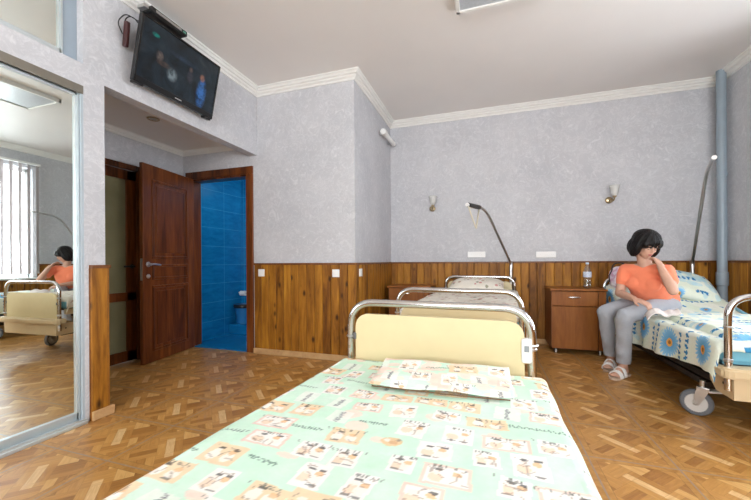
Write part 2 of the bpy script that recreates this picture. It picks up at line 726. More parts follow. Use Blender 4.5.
# alcove
bm = B(XA - .12, XA, 1.53, 1.825, 0, ZA)
box(bm, XA - .12, XA, 2.755, YB, 0, ZA)
box(bm, XA - .12, XA, 1.825, 2.755, 2.07, ZA)
st('wall_alcove', bm, M['wall'])
st('ceiling_alcove', B(XA - .12, XL - .11, 1.64, YB, ZA, ZA + .05), M['ceiling'])
# wall with the bathroom door + box side
bm = B(XA - .12, BX0, YB, YB + .12, 0, H)
box(bm, BX1, XB, YB, YB + .12, 0, H)
box(bm, BX0, BX1, YB, YB + .12, BZ, H)
st('wall_bathroom', bm, M['wall'])
st('wall_bathroom_side', B(XB - .12, XB, YB + .12, YK, 0, H), M['wall'])
# bathroom shell
st('wall_bathroom_left', B(-3.62, -3.50, YB + .12, 4.4, 0, 2.5), M['tile'])
st('wall_bathroom_back', B(-3.50, XB - .12, 4.25, 4.37, 0, 2.5), M['tile'])
st('wall_bathroom_right', B(-1.60, -1.52, YB + .12, 4.25, 0, 2.5), M['tile'])
st('floor_bathroom', B(-3.50, -1.60, YB + .0, 4.25, 0, .012), M['tile_floor'])
st('ceiling_bathroom', B(-3.50, -1.60, YB + .12, 4.25, 2.45, 2.5), M['ceiling'])
st('trim_20', B(-3.50, -1.60, 3.98, 4.25, .012, .157, bev=.01), M['tile'])


# cornice swept round the room
def cornice(name, path, w=.075, h=.083, z=H, closed=True, mat='cornice'):
    prof = [(0, 0), (w, 0), (w, -.012), (w * .82, -.018), (w * .72, -.036), (w * .50, -.040), (w * .44, -.055), (w * .2, -.064), (w * .16, -h), (0, -h)]
    prof = [(a, b_ * h / .083 if b_ > -h else b_) for a, b_ in prof]
    bm = bmesh.new()
    n = len(path)
    rings = []
    for i in range(n):
        p = Vector((*path[i], 0))
        if closed or 0 < i < n - 1:
            a, c = Vector((*path[i - 1], 0)), Vector((*path[(i + 1) % n], 0))
            d1, d2 = (p - a).normalized(), (c - p).normalized()
        elif i == 0:
            d1 = d2 = (Vector((*path[1], 0)) - p).normalized()
        else:
            d1 = d2 = (p - Vector((*path[i - 1], 0))).normalized()
        n1, n2 = Vector((-d1.y, d1.x, 0)), Vector((-d2.y, d2.x, 0))
        mi = (n1 + n2) / (1 + n1.dot(n2))
        rings.append([bm.verts.new(p + mi * q[0] + Vector((0, 0, z + q[1]))) for q in prof])
    for i in range(n if closed else n - 1):
        A, Bq = rings[i], rings[(i + 1) % n]
        for k in range(len(prof)):
            bm.faces.new((A[k], A[(k + 1) % len(prof)], Bq[(k + 1) % len(prof)], Bq[k]))
    if not closed:
        bm.faces.new(rings[0])
        bm.faces.new(rings[-1][::-1])
    return st(name, bm, M[mat])


cornice('trim_1', [(XL, YN), (XR, YN), (XR, YK), (XB, YK), (XB, YB), (XL, YB)])
cornice('trim_2', [(XL - .11, YB), (XA, YB), (XA, 1.64)], w=.03, h=.03, z=ZA, closed=False)


# wainscot: real boards with gaps, a backing and a dark top rail
def wains(name, p0, p1, nrm, z1=ZW, th=.018, seed=0):
    """p0->p1 along the wall foot, nrm = direction into the room"""
    rr = random.Random(seed)
    p0, p1, nrm = Vector((*p0, 0)), Vector((*p1, 0)), Vector((*nrm, 0))
    Ld = (p1 - p0).length
    d = (p1 - p0).normalized()
    bm = bmesh.new()
    nb = max(1, round(Ld / .094))
    w = Ld / nb

    def slab(s0, s1, t0, t1, z0, z1_, bev=0):
        c = p0 + d * ((s0 + s1) / 2) + nrm * ((t0 + t1) / 2)
        t = bmesh.new()
        bmesh.ops.create_cube(t, size=1)
        bmesh.ops.scale(t, vec=(s1 - s0, t1 - t0, z1_ - z0), verts=t.verts)
        if bev:
            es = [e for e in t.edges if abs(e.verts[0].co.z - e.verts[1].co.z) > .01]
            bmesh.ops.bevel(t, geom=es, offset=bev, segments=1, affect='EDGES')
        bmesh.ops.rotate(t, verts=t.verts, matrix=Matrix.Rotation(math.atan2(d.y, d.x), 3, 'Z'))
        bmesh.ops.translate(t, vec=(c.x, c.y, (z0 + z1_) / 2), verts=t.verts)
        return t
    for i in range(nb):
        merge(bm, slab(i * w + .0018, (i + 1) * w - .0018, .004, th, .0, z1 - .02, .006))
    o = st(name, bm, M['wains'])
    b2 = slab(0, Ld, 0, .004, 0, z1 - .02)
    ob = obj('backing_board', b2, M['rail_wood'], o)
    b3 = slab(0, Ld, 0, th + .010, z1 - .022, z1, .003)
    obj('top_rail', b3, M['rail_wood'], o)
    return o


wains('trim_3', (XB, YK), (XR, YK), (0, -1), seed=1)
wains('trim_4', (BX1 + .10, YB), (XB + .018, YB), (0, -1), seed=2)
wains('trim_5', (XB, YB - .018), (XB, YK), (1, 0), seed=3)
wains('trim_6', (XR, YN), (XR, 3.84), (-1, 0), z1=.765, seed=4)
wains('trim_21', (XR, 3.84), (XR, YK), (-1, 0), z1=ZW, seed=7)
wains('trim_7', (XL, 1.555), (XL, 1.676), (1, 0), seed=5)
wains('trim_8', (XL + .018, 1.658), (XL - .11, 1.658), (0, 1), seed=6)
wains('trim_9', (-2.45, YN), (XR, YN), (0, 1), z1=.765, seed=8)


def skirt(name, x0, x1, y0, y1, h=.062):
    st(name, B(x0, x1, y0, y1, 0, h, bev=.006), M['skirting'])


skirt('baseboard_back', XB + .02, XR - .02, YK - .036, YK - .018)
skirt('baseboard_bathroom', BX1 + .10, XB + .036, YB - .036, YB - .018)
skirt('baseboard_side', XB + .018, XB + .036, YB - .036, YK - .02)
skirt('baseboard_right', XR - .036, XR - .018, YN, YK - .02)
skirt('baseboard_pier', XL + .018, XL + .036, 1.555, 1.694)
skirt('baseboard_pier_side', XL - .11, XL + .018, 1.676, 1.694)

# ---------------------------------------------------------------- bathroom door


def casing(name, x0, x1, zt, w, y0, y1, root=None):
    bm = B(x0 - w, x0, y0, y1, 0, zt, bev=.004)
    box(bm, x1, x1 + w, y0, y1, 0, zt, bev=.004)
    box(bm, x0 - w, x1 + w, y0, y1, zt, zt + w, bev=.004)
    box(bm, x0 - .002, x0 + .012, y0 + .015, YB + .12, 0, zt)
    box(bm, x1 - .012, x1 + .002, y0 + .015, YB + .12, 0, zt)
    box(bm, x0, x1, y0 + .015, YB + .12, zt - .022, zt)
    return bm


d1 = rep(empty('door_1', (-3.405, YB - .03, 0)), kind='structure')
o = obj('door_frame', casing('f', BX0, BX1, BZ, .088, YB - .022, YB + .002), M['door'], d1)
o.location = -Vector((-3.405, YB - .03, 0))
# leaf, opened into the alcove (hinged on the left jamb)
leaf = empty('door_leaf', (0, 0, 0), math.radians(-81))
leaf.parent = d1
LW, LH = .75, 2.045
bm = B(0, LW, -.02, .02, .012, LH, bev=.003)
obj('leaf_board', bm, M['door'], leaf)
for (z0, z1_) in ((.12, .80), (.86, 1.02), (1.08, 1.90)):
    for s in (-1, 1):
        b2 = bmesh.new()
        fr_ = .11
        ys = (.020, .030) if s > 0 else (-.030, -.020)
        for (a0, a1, c0, c1) in ((fr_, LW - fr_, z0, z0 + .028), (fr_, LW - fr_, z1_ - .028, z1_), (fr_, fr_ + .028, z0, z1_), (LW - fr_ - .028, LW - fr_, z0, z1_)):
            box(b2, a0, a1, ys[0], ys[1], c0, c1, bev=.007)
        if z1_ - z0 > .3:
            box(b2, fr_ + .06, LW - fr_ - .06, ys[0] - .002 * (s > 0) + 0, ys[1] - .003, z0 + .06, z1_ - .06, bev=.004)
        obj('door_panel', b2, M['door'], leaf)
for s in (-1, 1):
    bm = L([(.026, 0), (.026, .006), (.012, .01), (.012, .04)], axis='y', cen=(LW - .06, .02, 1.02)) if s > 0 else L([(.026, 0), (.026, -.006), (.012, -.01), (.012, -.04)], axis='y', cen=(LW - .06, -.02, 1.02))
    tube(bm, fillet([(LW - .06, s * .06, 1.02), (LW - .10, s * .064, 1.022), (LW - .18, s * .06, 1.012)], .015), [.009] * 11, seg=8)
    obj('door_handle', bm, M['steel'], leaf, smooth='auto')
    obj('lock_knob', L([(.022, 0), (.022, s * .006), (.014, s * .016), (.0, s * .02)], cen=(LW - .06, s * .02, .90), axis='y', caps=False), M['steel'], leaf, smooth='auto')
obj('lock_plate', B(LW - .0005, LW + .002, -.011, .011, .86, 1.08), M['steel'], leaf)
for z in (.3, 1.75):
    obj('hinge', T([(-.004, -.02, z), (-.004, -.02, z + .1)], .008, seg=8), M['steel'], leaf)

# glazed door on the far side of the alcove
d2 = rep(empty('door_2', (XA, 2.29, 0)), kind='structure')
bm = bmesh.new()
Y0, Y1, ZT = -.465, .465, 2.07
box(bm, -.05, .02, Y0, Y0 + .06, 0, ZT, bev=.005)
box(bm, -.05, .02, Y1 - .06, Y1, 0, ZT, bev=.005)
box(bm, -.05, .02, Y0, Y1, ZT - .06, ZT, bev=.005)
obj('door_frame', bm, M['door'], d2)
bm = bmesh.new()
a0, a1 = Y0 + .065, Y1 - .065
box(bm, -.04, .005, a0, a0 + .1, .01, ZT - .065, bev=.005)
box(bm, -.04, .005, a1 - .1, a1, .01, ZT - .065, bev=.005)
box(bm, -.04, .005, a0, a1, ZT - .165, ZT - .065, bev=.005)
box(bm, -.04, .005, a0, a1, .01, .12, bev=.005)
box(bm, -.04, .005, a0, a1, .64, .73, bev=.005)
obj('glazed_leaf', bm, M['door'], d2)
frost = plain('frosted_pane', (.22, .20, .11), .22, var=.12, vscale=3)
for (z0, z1_) in ((.12, .64), (.73, ZT - .165)):
    obj('frosted_pane', B(-.024, -.014, a0 + .1, a1 - .1, z0, z1_), frost, d2)
bm = L([(.022, 0), (.022, .006), (.01, .01), (.01, .04)], axis='x', cen=(.005, a1 - .05, 1.0))
tube(bm, [(.047, a1 - .05, 1.0), (.05, a1 - .16, 1.0)], .009, seg=8)
obj('door_handle', bm, M['dark'], d2, smooth='auto')
# plain back room side behind the frosted panes
st('wall_corridor', B(XA - .6, XA - .5, 1.5, 3.4, 0, 2.4), M['wall'])

# ---------------------------------------------------------------- windows


def window(name, w, h, nm, loc, rz):
    """local x along the wall, y out of the room, origin at centre of the sill"""
    r = rep(empty(name, loc, rz), kind='structure')
    bm = bmesh.new()
    for (x0, x1, z0, z1_) in ((-w / 2, w / 2, 0, .06), (-w / 2, w / 2, h - .06, h), (-w / 2, -w / 2 + .06, 0, h), (w / 2 - .06, w / 2, 0, h)):
        box(bm, x0, x1, .10, .17, z0, z1_, bev=.006)
    for k in range(1, nm):
        x = -w / 2 + w * k / nm
        box(bm, x - .045, x + .045, .10, .17, 0, h, bev=.006)
    obj('window_frame', bm, M['white'], r)
    for k in range(nm):
        x0 = -w / 2 + w * k / nm + .04
        x1 = -w / 2 + w * (k + 1) / nm - .04
        obj('pane', B(x0, x1, .132, .138, .05, h - .05), M['pane'], r)
    obj('window_sill', B(-w / 2 - .05, w / 2 + .05, -.10, .11, -.032, -.002, bev=.008), M['white'], r)
    return r


window('window_1', WY1 - WY0, WZ1 - WZ0, 4, (XR, (WY0 + WY1) / 2, WZ0), math.radians(-90))
window('added_window', NX1 - NX0, WZ1 - WZ0, 4, ((NX0 + NX1) / 2, YN, WZ0), math.radians(180))  # unseen window added as an opening for the fill light

slatm = plain('blind_fabric', (.60, .54, .54), .8, var=.03)
bl = rep(empty('vertical_blind', (XR - .05, (WY0 + WY1) / 2, 2.72)), 'pale vertical slat blind hanging in front of the window, seen in the mirror', 'blind')
bw = WY1 - WY0 + .16
obj('headrail', B(-.025, .025, -bw / 2, bw / 2, 0, .035, bev=.004), M['white'], bl)
bm = bmesh.new()
yy = -bw / 2 + .05
while yy < bw / 2 - .02:
    box(bm, -.0445, .0445, yy - .0006, yy + .0006, -1.86, -.005, rot=rotm(0, 0, 52))
    yy += .115
o = obj('slats', bm, slatm, bl)
bm = bmesh.new()
tube(bm, [(0, -bw / 2 + .03, 0), (0, -bw / 2 + .03, -1.2)], .003, seg=6)
obj('cord', bm, M['white'], bl)

# ---------------------------------------------------------------- sliding wardrobe in the left wall
wr = rep(empty('sliding_wardrobe', (XL, 0, 0)), 'built-in wardrobe with tall sliding mirror doors in silver frames, left of the alcove', 'wardrobe')
bm = B(-.075, .028, YN, 1.53, 0, .022, bev=.003)
box(bm, -.078, -.070, YN, 1.53, .022, .034)
box(bm, -.036, -.030, YN, 1.53, .022, .034)
box(bm, .014, .020, YN, 1.53, .022, .034)
obj('bottom_track', bm, M['alu'], wr)
bm = B(-.105, .0, YN, 1.53, 2.172, 2.19)
for x in (-.100, -.062, -.030, -.004):
    box(bm, x - .004, x + .004, YN, 1.53, 2.135, 2.172)
obj('top_track', bm, plain('track_metal', (.22, .20, .165), .35, .6, var=.05), wr)


def sliding_door(y0, y1, x, z0, z1_):
    d = empty('sliding_door', (x, 0, 0))
    d.parent = wr
    bm = B(-.014, .014, y0, y0 + .02, z0, z1_, bev=.003)
    box(bm, -.014, .014, y1 - .02, y1, z0, z1_, bev=.003)
    box(bm, -.014, .014, y0, y1, z0, z0 + .05, bev=.004)
    box(bm, -.014, .014, y0, y1, z1_ - .03, z1_, bev=.004)
    box(bm, .012, .022, y1 - .010, y1 - .002, z0, z1_)
    obj('door_frame', bm, M['alu'], d)
    obj('mirror_panel', B(-.003, .001, y0 + .018, y1 - .018, z0 + .045, z1_ - .025), M['mirror'], d)


sliding_door(.28, 1.515, -.040, .026, 2.15)
sliding_door(-.93, .30, -.084, .026, 2.15)
sliding_door(.28, 1.45, -.075, 2.345, 2.915)
sliding_door(-.93, .30, -.095, 2.345, 2.915)
obj('door_jamb', B(-.11, -.002, 1.516, 1.53, .02, 2.18), plain('jamb_grey', (.42, .48, .53), .4, var=.03), wr)
obj('upper_jamb', B(-.11, -.06, 1.45, 1.53, 2.335, 2.92), plain('jamb_blue_grey', (.30, .36, .42), .5, var=.03), wr)

# ---------------------------------------------------------------- lamps and fittings of the room


def troffer(loc, label):
    r = rep(empty('ceiling_light', loc), label, 'ceiling light')
    bm = bmesh.new()
    for (x0, x1, y0, y1) in ((-.3, .3, -.3, -.27), (-.3, .3, .27, .3), (-.3, -.27, -.3, .3), (.27, .3, -.3, .3)):
        box(bm, x0, x1, y0, y1, -.045, 0, bev=.004)
    obj('frame', bm, M['cornice'], r)
    dm, nt, b_ = mat_base('diffuser')
    f = noise(nt, mapping(nt, kind='obj'), 60, 2)
    nt.links.new(ramp(nt, f, [(.3, (.42, .46, .50)), (.7, (.50, .53, .57))]), b_.inputs['Base Color'])
    b_.inputs['Roughness'].default_value = .3
    obj('diffuser', B(-.272, .272, -.272, .272, -.034, -.02), dm, r)


troffer((.085, 2.44, H), 'square ceiling light panel, switched off, in the middle of the ceiling')

sp_ = rep(empty('ceiling_spotlight', (-3.02, 2.45, ZA)), 'small round recessed spotlight in the low alcove ceiling', 'ceiling light')
obj('ring', L([(.034, -.004), (.045, -.008), (.055, -.004), (.055, 0), (.034, 0)], caps=False), M['brass'], sp_, smooth='auto')
obj('lamp_glass', L([(.034, -.003), (.03, -.001)]), M['sconce_glass'], sp_)


def sconce(loc, label):
    r = rep(empty('wall_sconce', loc), label, 'wall lamp', 'brass wall sconces')
    bm = bmesh.new()
    ell(bm, (0, -.012, -.05), (.042, .014, .038))
    obj('wall_plate', bm, M['brass'], r, smooth=True)
    bm = T(fillet([(0, -.02, -.05), (0, -.06, -.075), (.02, -.115, -.07), (.022, -.12, -.03)], .025), .008, seg=8)
    ell(bm, (.022, -.12, -.025), (.022, .022, .016))
    obj('arm', bm, M['brass'], r, smooth='auto')
    bm = L([(.018, -.02), (.034, .0), (.04, .035), (.045, .07), (.056, .10), (.053, .10), (.042, .07), (.037, .035), (.030, .003), (.014, -.016)], cen=(.022, -.12, 0), caps=False)
    obj('lamp_shade', bm, M['sconce_glass'], r, smooth=True)
    bm = bmesh.new()
    ell(bm, (.022, -.12, .02), (.014, .014, .03))
    obj('bulb', bm, M['white'], r, smooth=True)
    return r


sconce((-.703, YK, 1.80), 'brass wall sconce with glass tulip shade, above the left nightstand')
sconce((1.37, YK, 1.79), 'brass wall sconce with glass tulip shade, above the seated woman')


def socket_row(loc, label):
    r = rep(empty('wall_socket', loc), label, 'socket', 'triple wall sockets over the panelling')
    obj('cover_plate', B(-.112, .112, -.010, 0, -.038, .038, bev=.004), M['white'], r)
    for k in (-1, 0, 1):
        bm = L([(.030, -.010), (.030, -.0125), (.0, -.0125)], axis='y', cen=(k * .072, 0, 0), caps=False)
        so = obj('socket_outlet', bm, M['white'], r, smooth='auto')
        for q in (-.009, .009):
            obj('pin_hole', L([(.0025, -.0130), (.0025, -.0120)], axis='y', cen=(k * .072 + q, 0, 0), seg=8), M['hub'], so)


socket_row((-.131, YK, 1.118), 'white triple wall socket just above the panelling, left of the lifting pole')
socket_row((.695, YK, 1.108), 'white triple wall socket just above the panelling, above the right nightstand')


def switch(loc, rz, label):
    r = rep(empty('light_switch', loc, rz), label, 'light switch', 'white switches on the wood panelling')
    obj('cover_plate', B(-.041, .041, -.010, 0, -.041, .041, bev=.004), M['white'], r)
    obj('rocker', B(-.026, .026, -.015, -.008, -.030, .030, bev=.003), M['white'], r)


switch((-2.425, YB - .018, .915), 0, 'white light switch on the panelling beside the bathroom doorway')
switch((-1.505, YB - .018, .915), 0, 'white light switch on the front panelling near the outer corner')
switch((XB + .018, 3.40, .92), math.radians(90), 'white light switch seen edge-on just around the panelled corner')

# tube lamp on the side of the bathroom box
tl = rep(empty('tube_lamp', (XB, 4.38, 2.665)), 'white tube lamp mounted high on the side wall near the corner', 'wall lamp')
obj('tube', T([(.07, -.27, 0), (.07, .24, 0)], .030, seg=16), M['white'], tl, smooth='auto')
obj('end_cap', L([(.036, -.275), (.038, -.25), (.038, -.20), (.031, -.19)], axis='y', cen=(.07, 0, 0)), M['cornice'], tl, smooth='auto')
for y in (-.20, .17):
    obj('bracket', B(0, .05, y - .02, y + .02, -.02, .02), M['steel'], tl)

# heating pipe
hp = rep(empty('heating_pipe', (2.325, 4.50, 0)), 'grey painted vertical heating pipe in the right back corner', 'pipe')
obj('pipe_shaft', T([(0, 0, 0), (0, 0, H)], .041, seg=20), M['pipe'], hp, smooth='auto')
obj('coupling', L([(.041, .76), (.049, .77), (.049, .90), (.041, .91)], caps=False), M['pipe'], hp, smooth='auto')
obj('pipe_clamp', L([(.041, 1.9), (.046, 1.9), (.046, 1.93), (.041, 1.93)], caps=False), M['pipe'], hp, smooth='auto')

# ---------------------------------------------------------------- television
tilt = math.radians(12.5)
tv = rep(empty('television', (-2.352, 2.160, 2.583)), 'black flat screen television tilted down, mounted over the alcove opening', 'television')
tv.rotation_euler = (0, tilt, 0)
TW, TH = .735, .475
bm = B(-.035, .0, -TW / 2, TW / 2, -TH / 2, TH / 2, bev=.006)
box(bm, -.065, -.030, -TW * .36, TW * .36, -TH * .38, TH * .30, bev=.015)
obj('housing', bm, M['black'], tv)
bm = bmesh.new()
bz = .016
for (y0, y1, z0, z1_) in ((-TW / 2, TW / 2, -TH / 2, -TH / 2 + .045), (-TW / 2, TW / 2, TH / 2 - bz, TH / 2), (-TW / 2, -TW / 2 + bz, -TH / 2, TH / 2), (TW / 2 - bz, TW / 2, -TH / 2, TH / 2)):
    box(bm, -.002, .008, y0, y1, z0, z1_, bev=.003)
obj('bezel', bm, plain('gloss_black', (.006, .006, .007), .12), tv)
obj('screen', B(-.001, .003, -TW / 2 + .012, TW / 2 - .012, -TH / 2 + .04, TH / 2 - .012), M['screen'], tv)
for s in (-1, 1):
    obj('foot_mount', B(-.045, .004, s * (TW / 2 - .045) - .035, s * (TW / 2 - .045) + .035, -TH / 2 - .016, -TH / 2 + .004, bev=.006), M['black'], tv)
obj('badge', B(.008, .0095, -.03, .03, -TH / 2 + .018, -TH / 2 + .026), M['steel'], tv)
for y in (-.085, .085):
    obj('wall_bracket', B(-.14, -.06, y - .015, y + .015, -.12, .14, bev=.004), M['dark'], tv)
bm = T(fillet([(-.05, -.33, .18), (-.09, -.42, .19), (-.13, -.44, .12), (-.12, -.40, .06)], .03), .004, seg=6)
obj('cable', bm, M['black'], tv, smooth=True)
bm = T(fillet([(-.05, -.34, .16), (-.08, -.38, .20), (-.12, -.40, .17), (-.13, -.37, .02)], .03), .004, seg=6)
obj('cable', bm, M['black'], tv, smooth=True)
obj('power_adapter', B(-.12, -.085, -.40, -.372, -.02, .15, bev=.006, rot=rotm(4, 0, 0)), plain('dark_red_plastic', (.05, .012, .012), .4), tv)

sb = rep(empty('set_top_box', (-2.366, 2.015, 2.868)), 'slim black receiver box with cables lying on top of the television', 'receiver')
bm = B(-.055, .065, -.155, .155, .0, .038, bev=.003)
obj('case', bm, M['black'], sb)
obj('front_strip', B(.064, .067, -.12, .10, .010, .028), M['steel'], sb)
obj('connector', B(-.02, .05, -.20, -.165, .006, .030, bev=.002), M['steel'], sb)
bm = B(-.05, .055, -.13, .13, -.006, 0, bev=.002)
box(bm, -.05, -.02, -.02, .02, -.06, 0, bev=.002)
obj('shelf_plate', bm, M['dark'], sb)
obj('status_light', B(.0645, .068, .115, .14, .014, .024), plain('led_plate', (.10, .35, .25), .3), sb)

# ---------------------------------------------------------------- bed
GROUPB = 'adjustable hospital beds'


def castor(parent, x, y, braked, rz=0):
    c = empty('castor', (x, y, 0), rz)
    c.parent = parent
    # wheel axis along local x
    bm = L([(.058, -.018), (.078, -.017), (.086, -.008), (.086, .008), (.078, .017), (.058, .018)], axis='x', cen=(0, .03, .086), seg=32, caps=False)
    obj('tyre', bm, M['rubber'], c, smooth='auto')
    bm = L([(.0, -.021), (.018, -.021), (.022, -.016), (.056, -.014), (.060, -.019), (.060, .019), (.056, .014), (.022, .016), (.018, .021), (.0, .021)], axis='x', cen=(0, .03, .086), seg=32)
    obj('wheel_hub', bm, M['hub'], c, smooth='auto')
    bm = bmesh.new()
    for s in (-1, 1):
        prism(bm, [(.0, .195), (-.035, .185), (-.02, .15), (.018, .072), (.044, .075), (.034, .165), (.022, .195)], 'x', s * .024, s * .029)
    box(bm, -.029, .029, -.035, .03, .185, .198, bev=.004)
    lathe(bm, [(.016, .19), (.016, .24)], cen=(0, 0, 0))
    tube(bm, [(-.034, .03, .086), (.034, .03, .086)], .008, seg=8)
    obj('fork', bm, M['steel'], c, smooth='auto')
    obj('brake_pedal', B(-.03, .03, -.11, -.03, .175, .190, bev=.005, rot=rotm(-12, 0, 0)), M['hub'], c)


def make_bed(loc, rz, foot_panel=True, head_panel=True, pole=None, raised=0, name='hospital_bed', matt='blue_mat', lift=0, pz=0):
    r = empty(name, loc, rz)
    Lb, hx = 2.15, .425
    for end in (0, 1):
        y = 0 if end == 0 else Lb
        pts = fillet([(-hx, y, .30), (-hx, y, .83), (hx, y, .83), (hx, y, .30)], .12, 10)
        nm = 'foot_rail' if end == 0 else 'head_rail'
        a = obj(nm, T(pts, .0180, seg=16), M['chrome'], r, smooth='auto')
        if (end == 0 and foot_panel) or (end == 1 and head_panel):
            s = rrect(bmesh.new(), .79, .385, .065, y - .009, y + .009, 0, .582 - (pz if end == 0 else 0), rb=.02)
            pn = obj('foot_panel' if end == 0 else 'head_panel', s, M['cream'], r)
            for sx in (-1, 1):
                for z in (.66 - (pz if end == 0 else 0), .48 - (pz if end == 0 else 0)):
                    bm = B(sx * .401 - .010, sx * .401 + .010, y - .013, y + .013, z - .016, z + .016, bev=.004)
                    obj('panel_clip', bm, M['clip'], r)
        for sx in (-1, 1):
            for (a_, b_) in ((.46, .48), (.652, .664)):
                bm = L([(.0185, a_), (.0215, a_ + .004), (.0215, b_ - .004), (.0185, b_)], cen=(sx * hx, y, 0), caps=False)
                obj('tube_collar', bm, M['steel'], r, smooth='auto')
        # moulded bumper and housing at each end
        yi = 1 if end == 0 else -1
        bm = bmesh.new()
        pr = [(-.47, y - yi * .035), (-.44, y - yi * .06), (.44, y - yi * .06), (.47, y - yi * .035), (.47, y + yi * .05), (-.47, y + yi * .05)]
        prism(bm, pr, 'z', .375, .432)
        bmesh.ops.bevel(bm, geom=bm.edges[:], offset=.012, segments=3, affect='EDGES')
        obj('bumper', bm, M['cream2'], r, smooth='auto')
        bm = bmesh.new()
        ya, yb = (y - yi * .02, y + yi * .20)
        poly = [(ya, .25), (ya, .375), (yb, .375), (yb, .31), (y + yi * .14, .255)]
        prism(bm, poly, 'x', -.41, .41)
        bmesh.ops.recalc_face_normals(bm, faces=bm.faces)
        obj('end_housing', bm, M['cream2'], r)
        obj('housing_screw', L([(.008, -.412), (.008, .412)], axis='x', cen=(0, y + yi * .07, .32), seg=10), M['dark'], r)
    for sx in (-1, 1):
        obj('side_rail', B(sx * .415 - .018, sx * .415 + .018, .06, Lb - .06, .355 + lift, .415 + lift, bev=.004), M['cream2'], r)
    bm = bmesh.new()
    for sx in (-1, 1):
        box(bm, sx * .28 - .02, sx * .28 + .02, .38, Lb - .36, .17, .21)
    for y in (.38, Lb - .38):
        box(bm, -.36, .36, y - .03, y + .03, .20, .235)
    for sx in (-1, 1):
        box(bm, sx * .28 - .02, sx * .28 + .02, .10, Lb - .10, .225, .265)
    obj('base_frame', bm, M['dark'], r)
    bm = bmesh.new()
    for y in (.55, Lb - .55):
        tube(bm, [(0, y, .2), (0, y, .40 + lift)], .04, seg=12)
    tube(bm, [(.12, .6, .24), (.12, 1.3, .36)], .03, seg=10)
    obj('lift_column', bm, M['steel'], r, smooth='auto')
    bm = B(-.40, .40, .08, Lb - .10, .400 + lift, .415 + lift)
    obj('mattress_platform', bm, M['dark'], r)
    for (x, y) in ((-.345, .37), (.345, .37), (-.345, Lb - .37), (.345, Lb - .37)):
        castor(r, x - (.02 if y < 1 and x < 0 else 0), y, True, math.radians(62 if x < 0 else -15))
    # mattress
    if raised:
        prof = [(.10, .418), (1.36, .418), (2.06, .418 + raised), (2.01, .545 + raised), (1.33, .545), (.10, .545)]
        bm = prism(bmesh.new(), prof, 'x', -.41, .41)
    else:
        bm = B(-.415, .415, .06, Lb - .07, .418 + lift, .545 + lift)
    bmesh.ops.bevel(bm, geom=bm.edges[:], offset=.025, segments=3, affect='EDGES')
    obj('mattress', bm, M[matt], r, smooth='auto')
    if raised:
        obj('backrest_strut', T([(.25, 1.5, .42), (.25, 1.85, .40 + raised * .5)], .012, seg=8), M['steel'], r)
        obj('backrest_strut', T([(-.25, 1.5, .42), (-.25, 1.85, .40 + raised * .5)], .012, seg=8), M['steel'], r)
    if pole:
        pts, loops = pole
        lp = obj('lifting_pole', T(fillet(pts, [0, .05, .16, 0][:len(pts)], 8), .0145, seg=12), plain('pole_steel', (.50, .49, .47), .28, 1, var=.08), r, smooth='auto')
        obj('pole_socket', T([Vector(pts[0]) - Vector((0, 0, .2)), Vector(pts[0]) + Vector((0, 0, .30))], .021, seg=12), M['steel'], lp, smooth='auto')
        e, d = Vector(pts[-1]), (Vector(pts[-1]) - Vector(pts[-2])).normalized()
        obj('end_cap', T([e - d * .01, e + d * .012], .0175, seg=12), M['white'], lp, smooth='auto')
        if loops:
            a, b_ = e - d * .03, e - d * .30
            bm = T([a, b_], .024, seg=10)
            obj('grab_clamp', bm, M['dark'], lp, smooth='auto')
            q = (a + b_) / 2
            tri = fillet([a + Vector((0, 0, -.02)), q + Vector((.02, -.0, -.23)), b_ + Vector((0, 0, -.01))], .02)
            tube_ = T(tri, .008, seg=8)
            tube(tube_, [tri[0], tri[-1]], .008, seg=8)
            obj('grab_strap', tube_, plain('beige_cord', (.60, .54, .42), .7), lp, smooth=True)
        else:
            obj('pole_stud', T([e - d * .2 + Vector((0, 0, .012)), e - d * .2 + Vector((0, 0, .03))], .009, seg=8), M['steel'], lp)
    return r


CX = -.243
bed1 = make_bed((CX, 1.62, 0), PI - math.radians(2.0), matt='blue_mat')
rep(bed1, 'nearest hospital bed, cream end panel inside a chrome rail, cartoon print cover', 'bed', GROUPB)
bed2 = make_bed((CX + .033, 2.45, 0), -math.radians(2.9), lift=.115, pz=.065, pole=([(.385, 2.18, .72), (.385, 2.18, 1.0), (.125, 1.46, 1.60), (-.02, 1.0, 1.585)], True))
rep(bed2, 'middle hospital bed behind the nearest one, cream panels, lifting pole at its head', 'bed', GROUPB)
bed3 = make_bed((1.715, 2.45, 0), 0, foot_panel=False, pole=([(.405, 2.15, .72), (.405, 2.15, 1.0), (.19, 1.45, 1.83), (.015, .99, 1.85)], False), raised=.20)
rep(bed3, 'right hospital bed the woman sits on, open chrome foot rail, raised backrest', 'bed', GROUPB)

rc = rep(empty('bed_remote', (.158, 1.606, .655)), 'white plastic hand remote hooked beside the right tube of the nearest bed', 'remote')
bm = B(-.020, .020, -.030, -.004, -.055, .050, bev=.009, seg=3)
box(bm, -.012, .012, -.004, .0, .02, .05)
for v in bm.verts: v.co.y += 0
obj('handset', bm, M['white'], rc, smooth='auto')
obj('button', B(-.010, .010, -.034, -.029, -.005, .022, bev=.002), plain('grey_button', (.25, .27, .28), .5), rc)
obj('hook', T(fillet([(.0, -.012, .02), (.03, -.024, .02), (.048, -.006, .02), (.046, .012, .02)], .010), .004, seg=6), M['white'], rc)

# ---------------------------------------------------------------- bedding
rng = np.random.default_rng(11)


def lin(r, g, b_):
    f = lambda c: ((c / 255 + .055) / 1.055) ** 2.4 if c > 10 else c / 255 / 12.92
    return np.array([f(r), f(g), f(b_)])


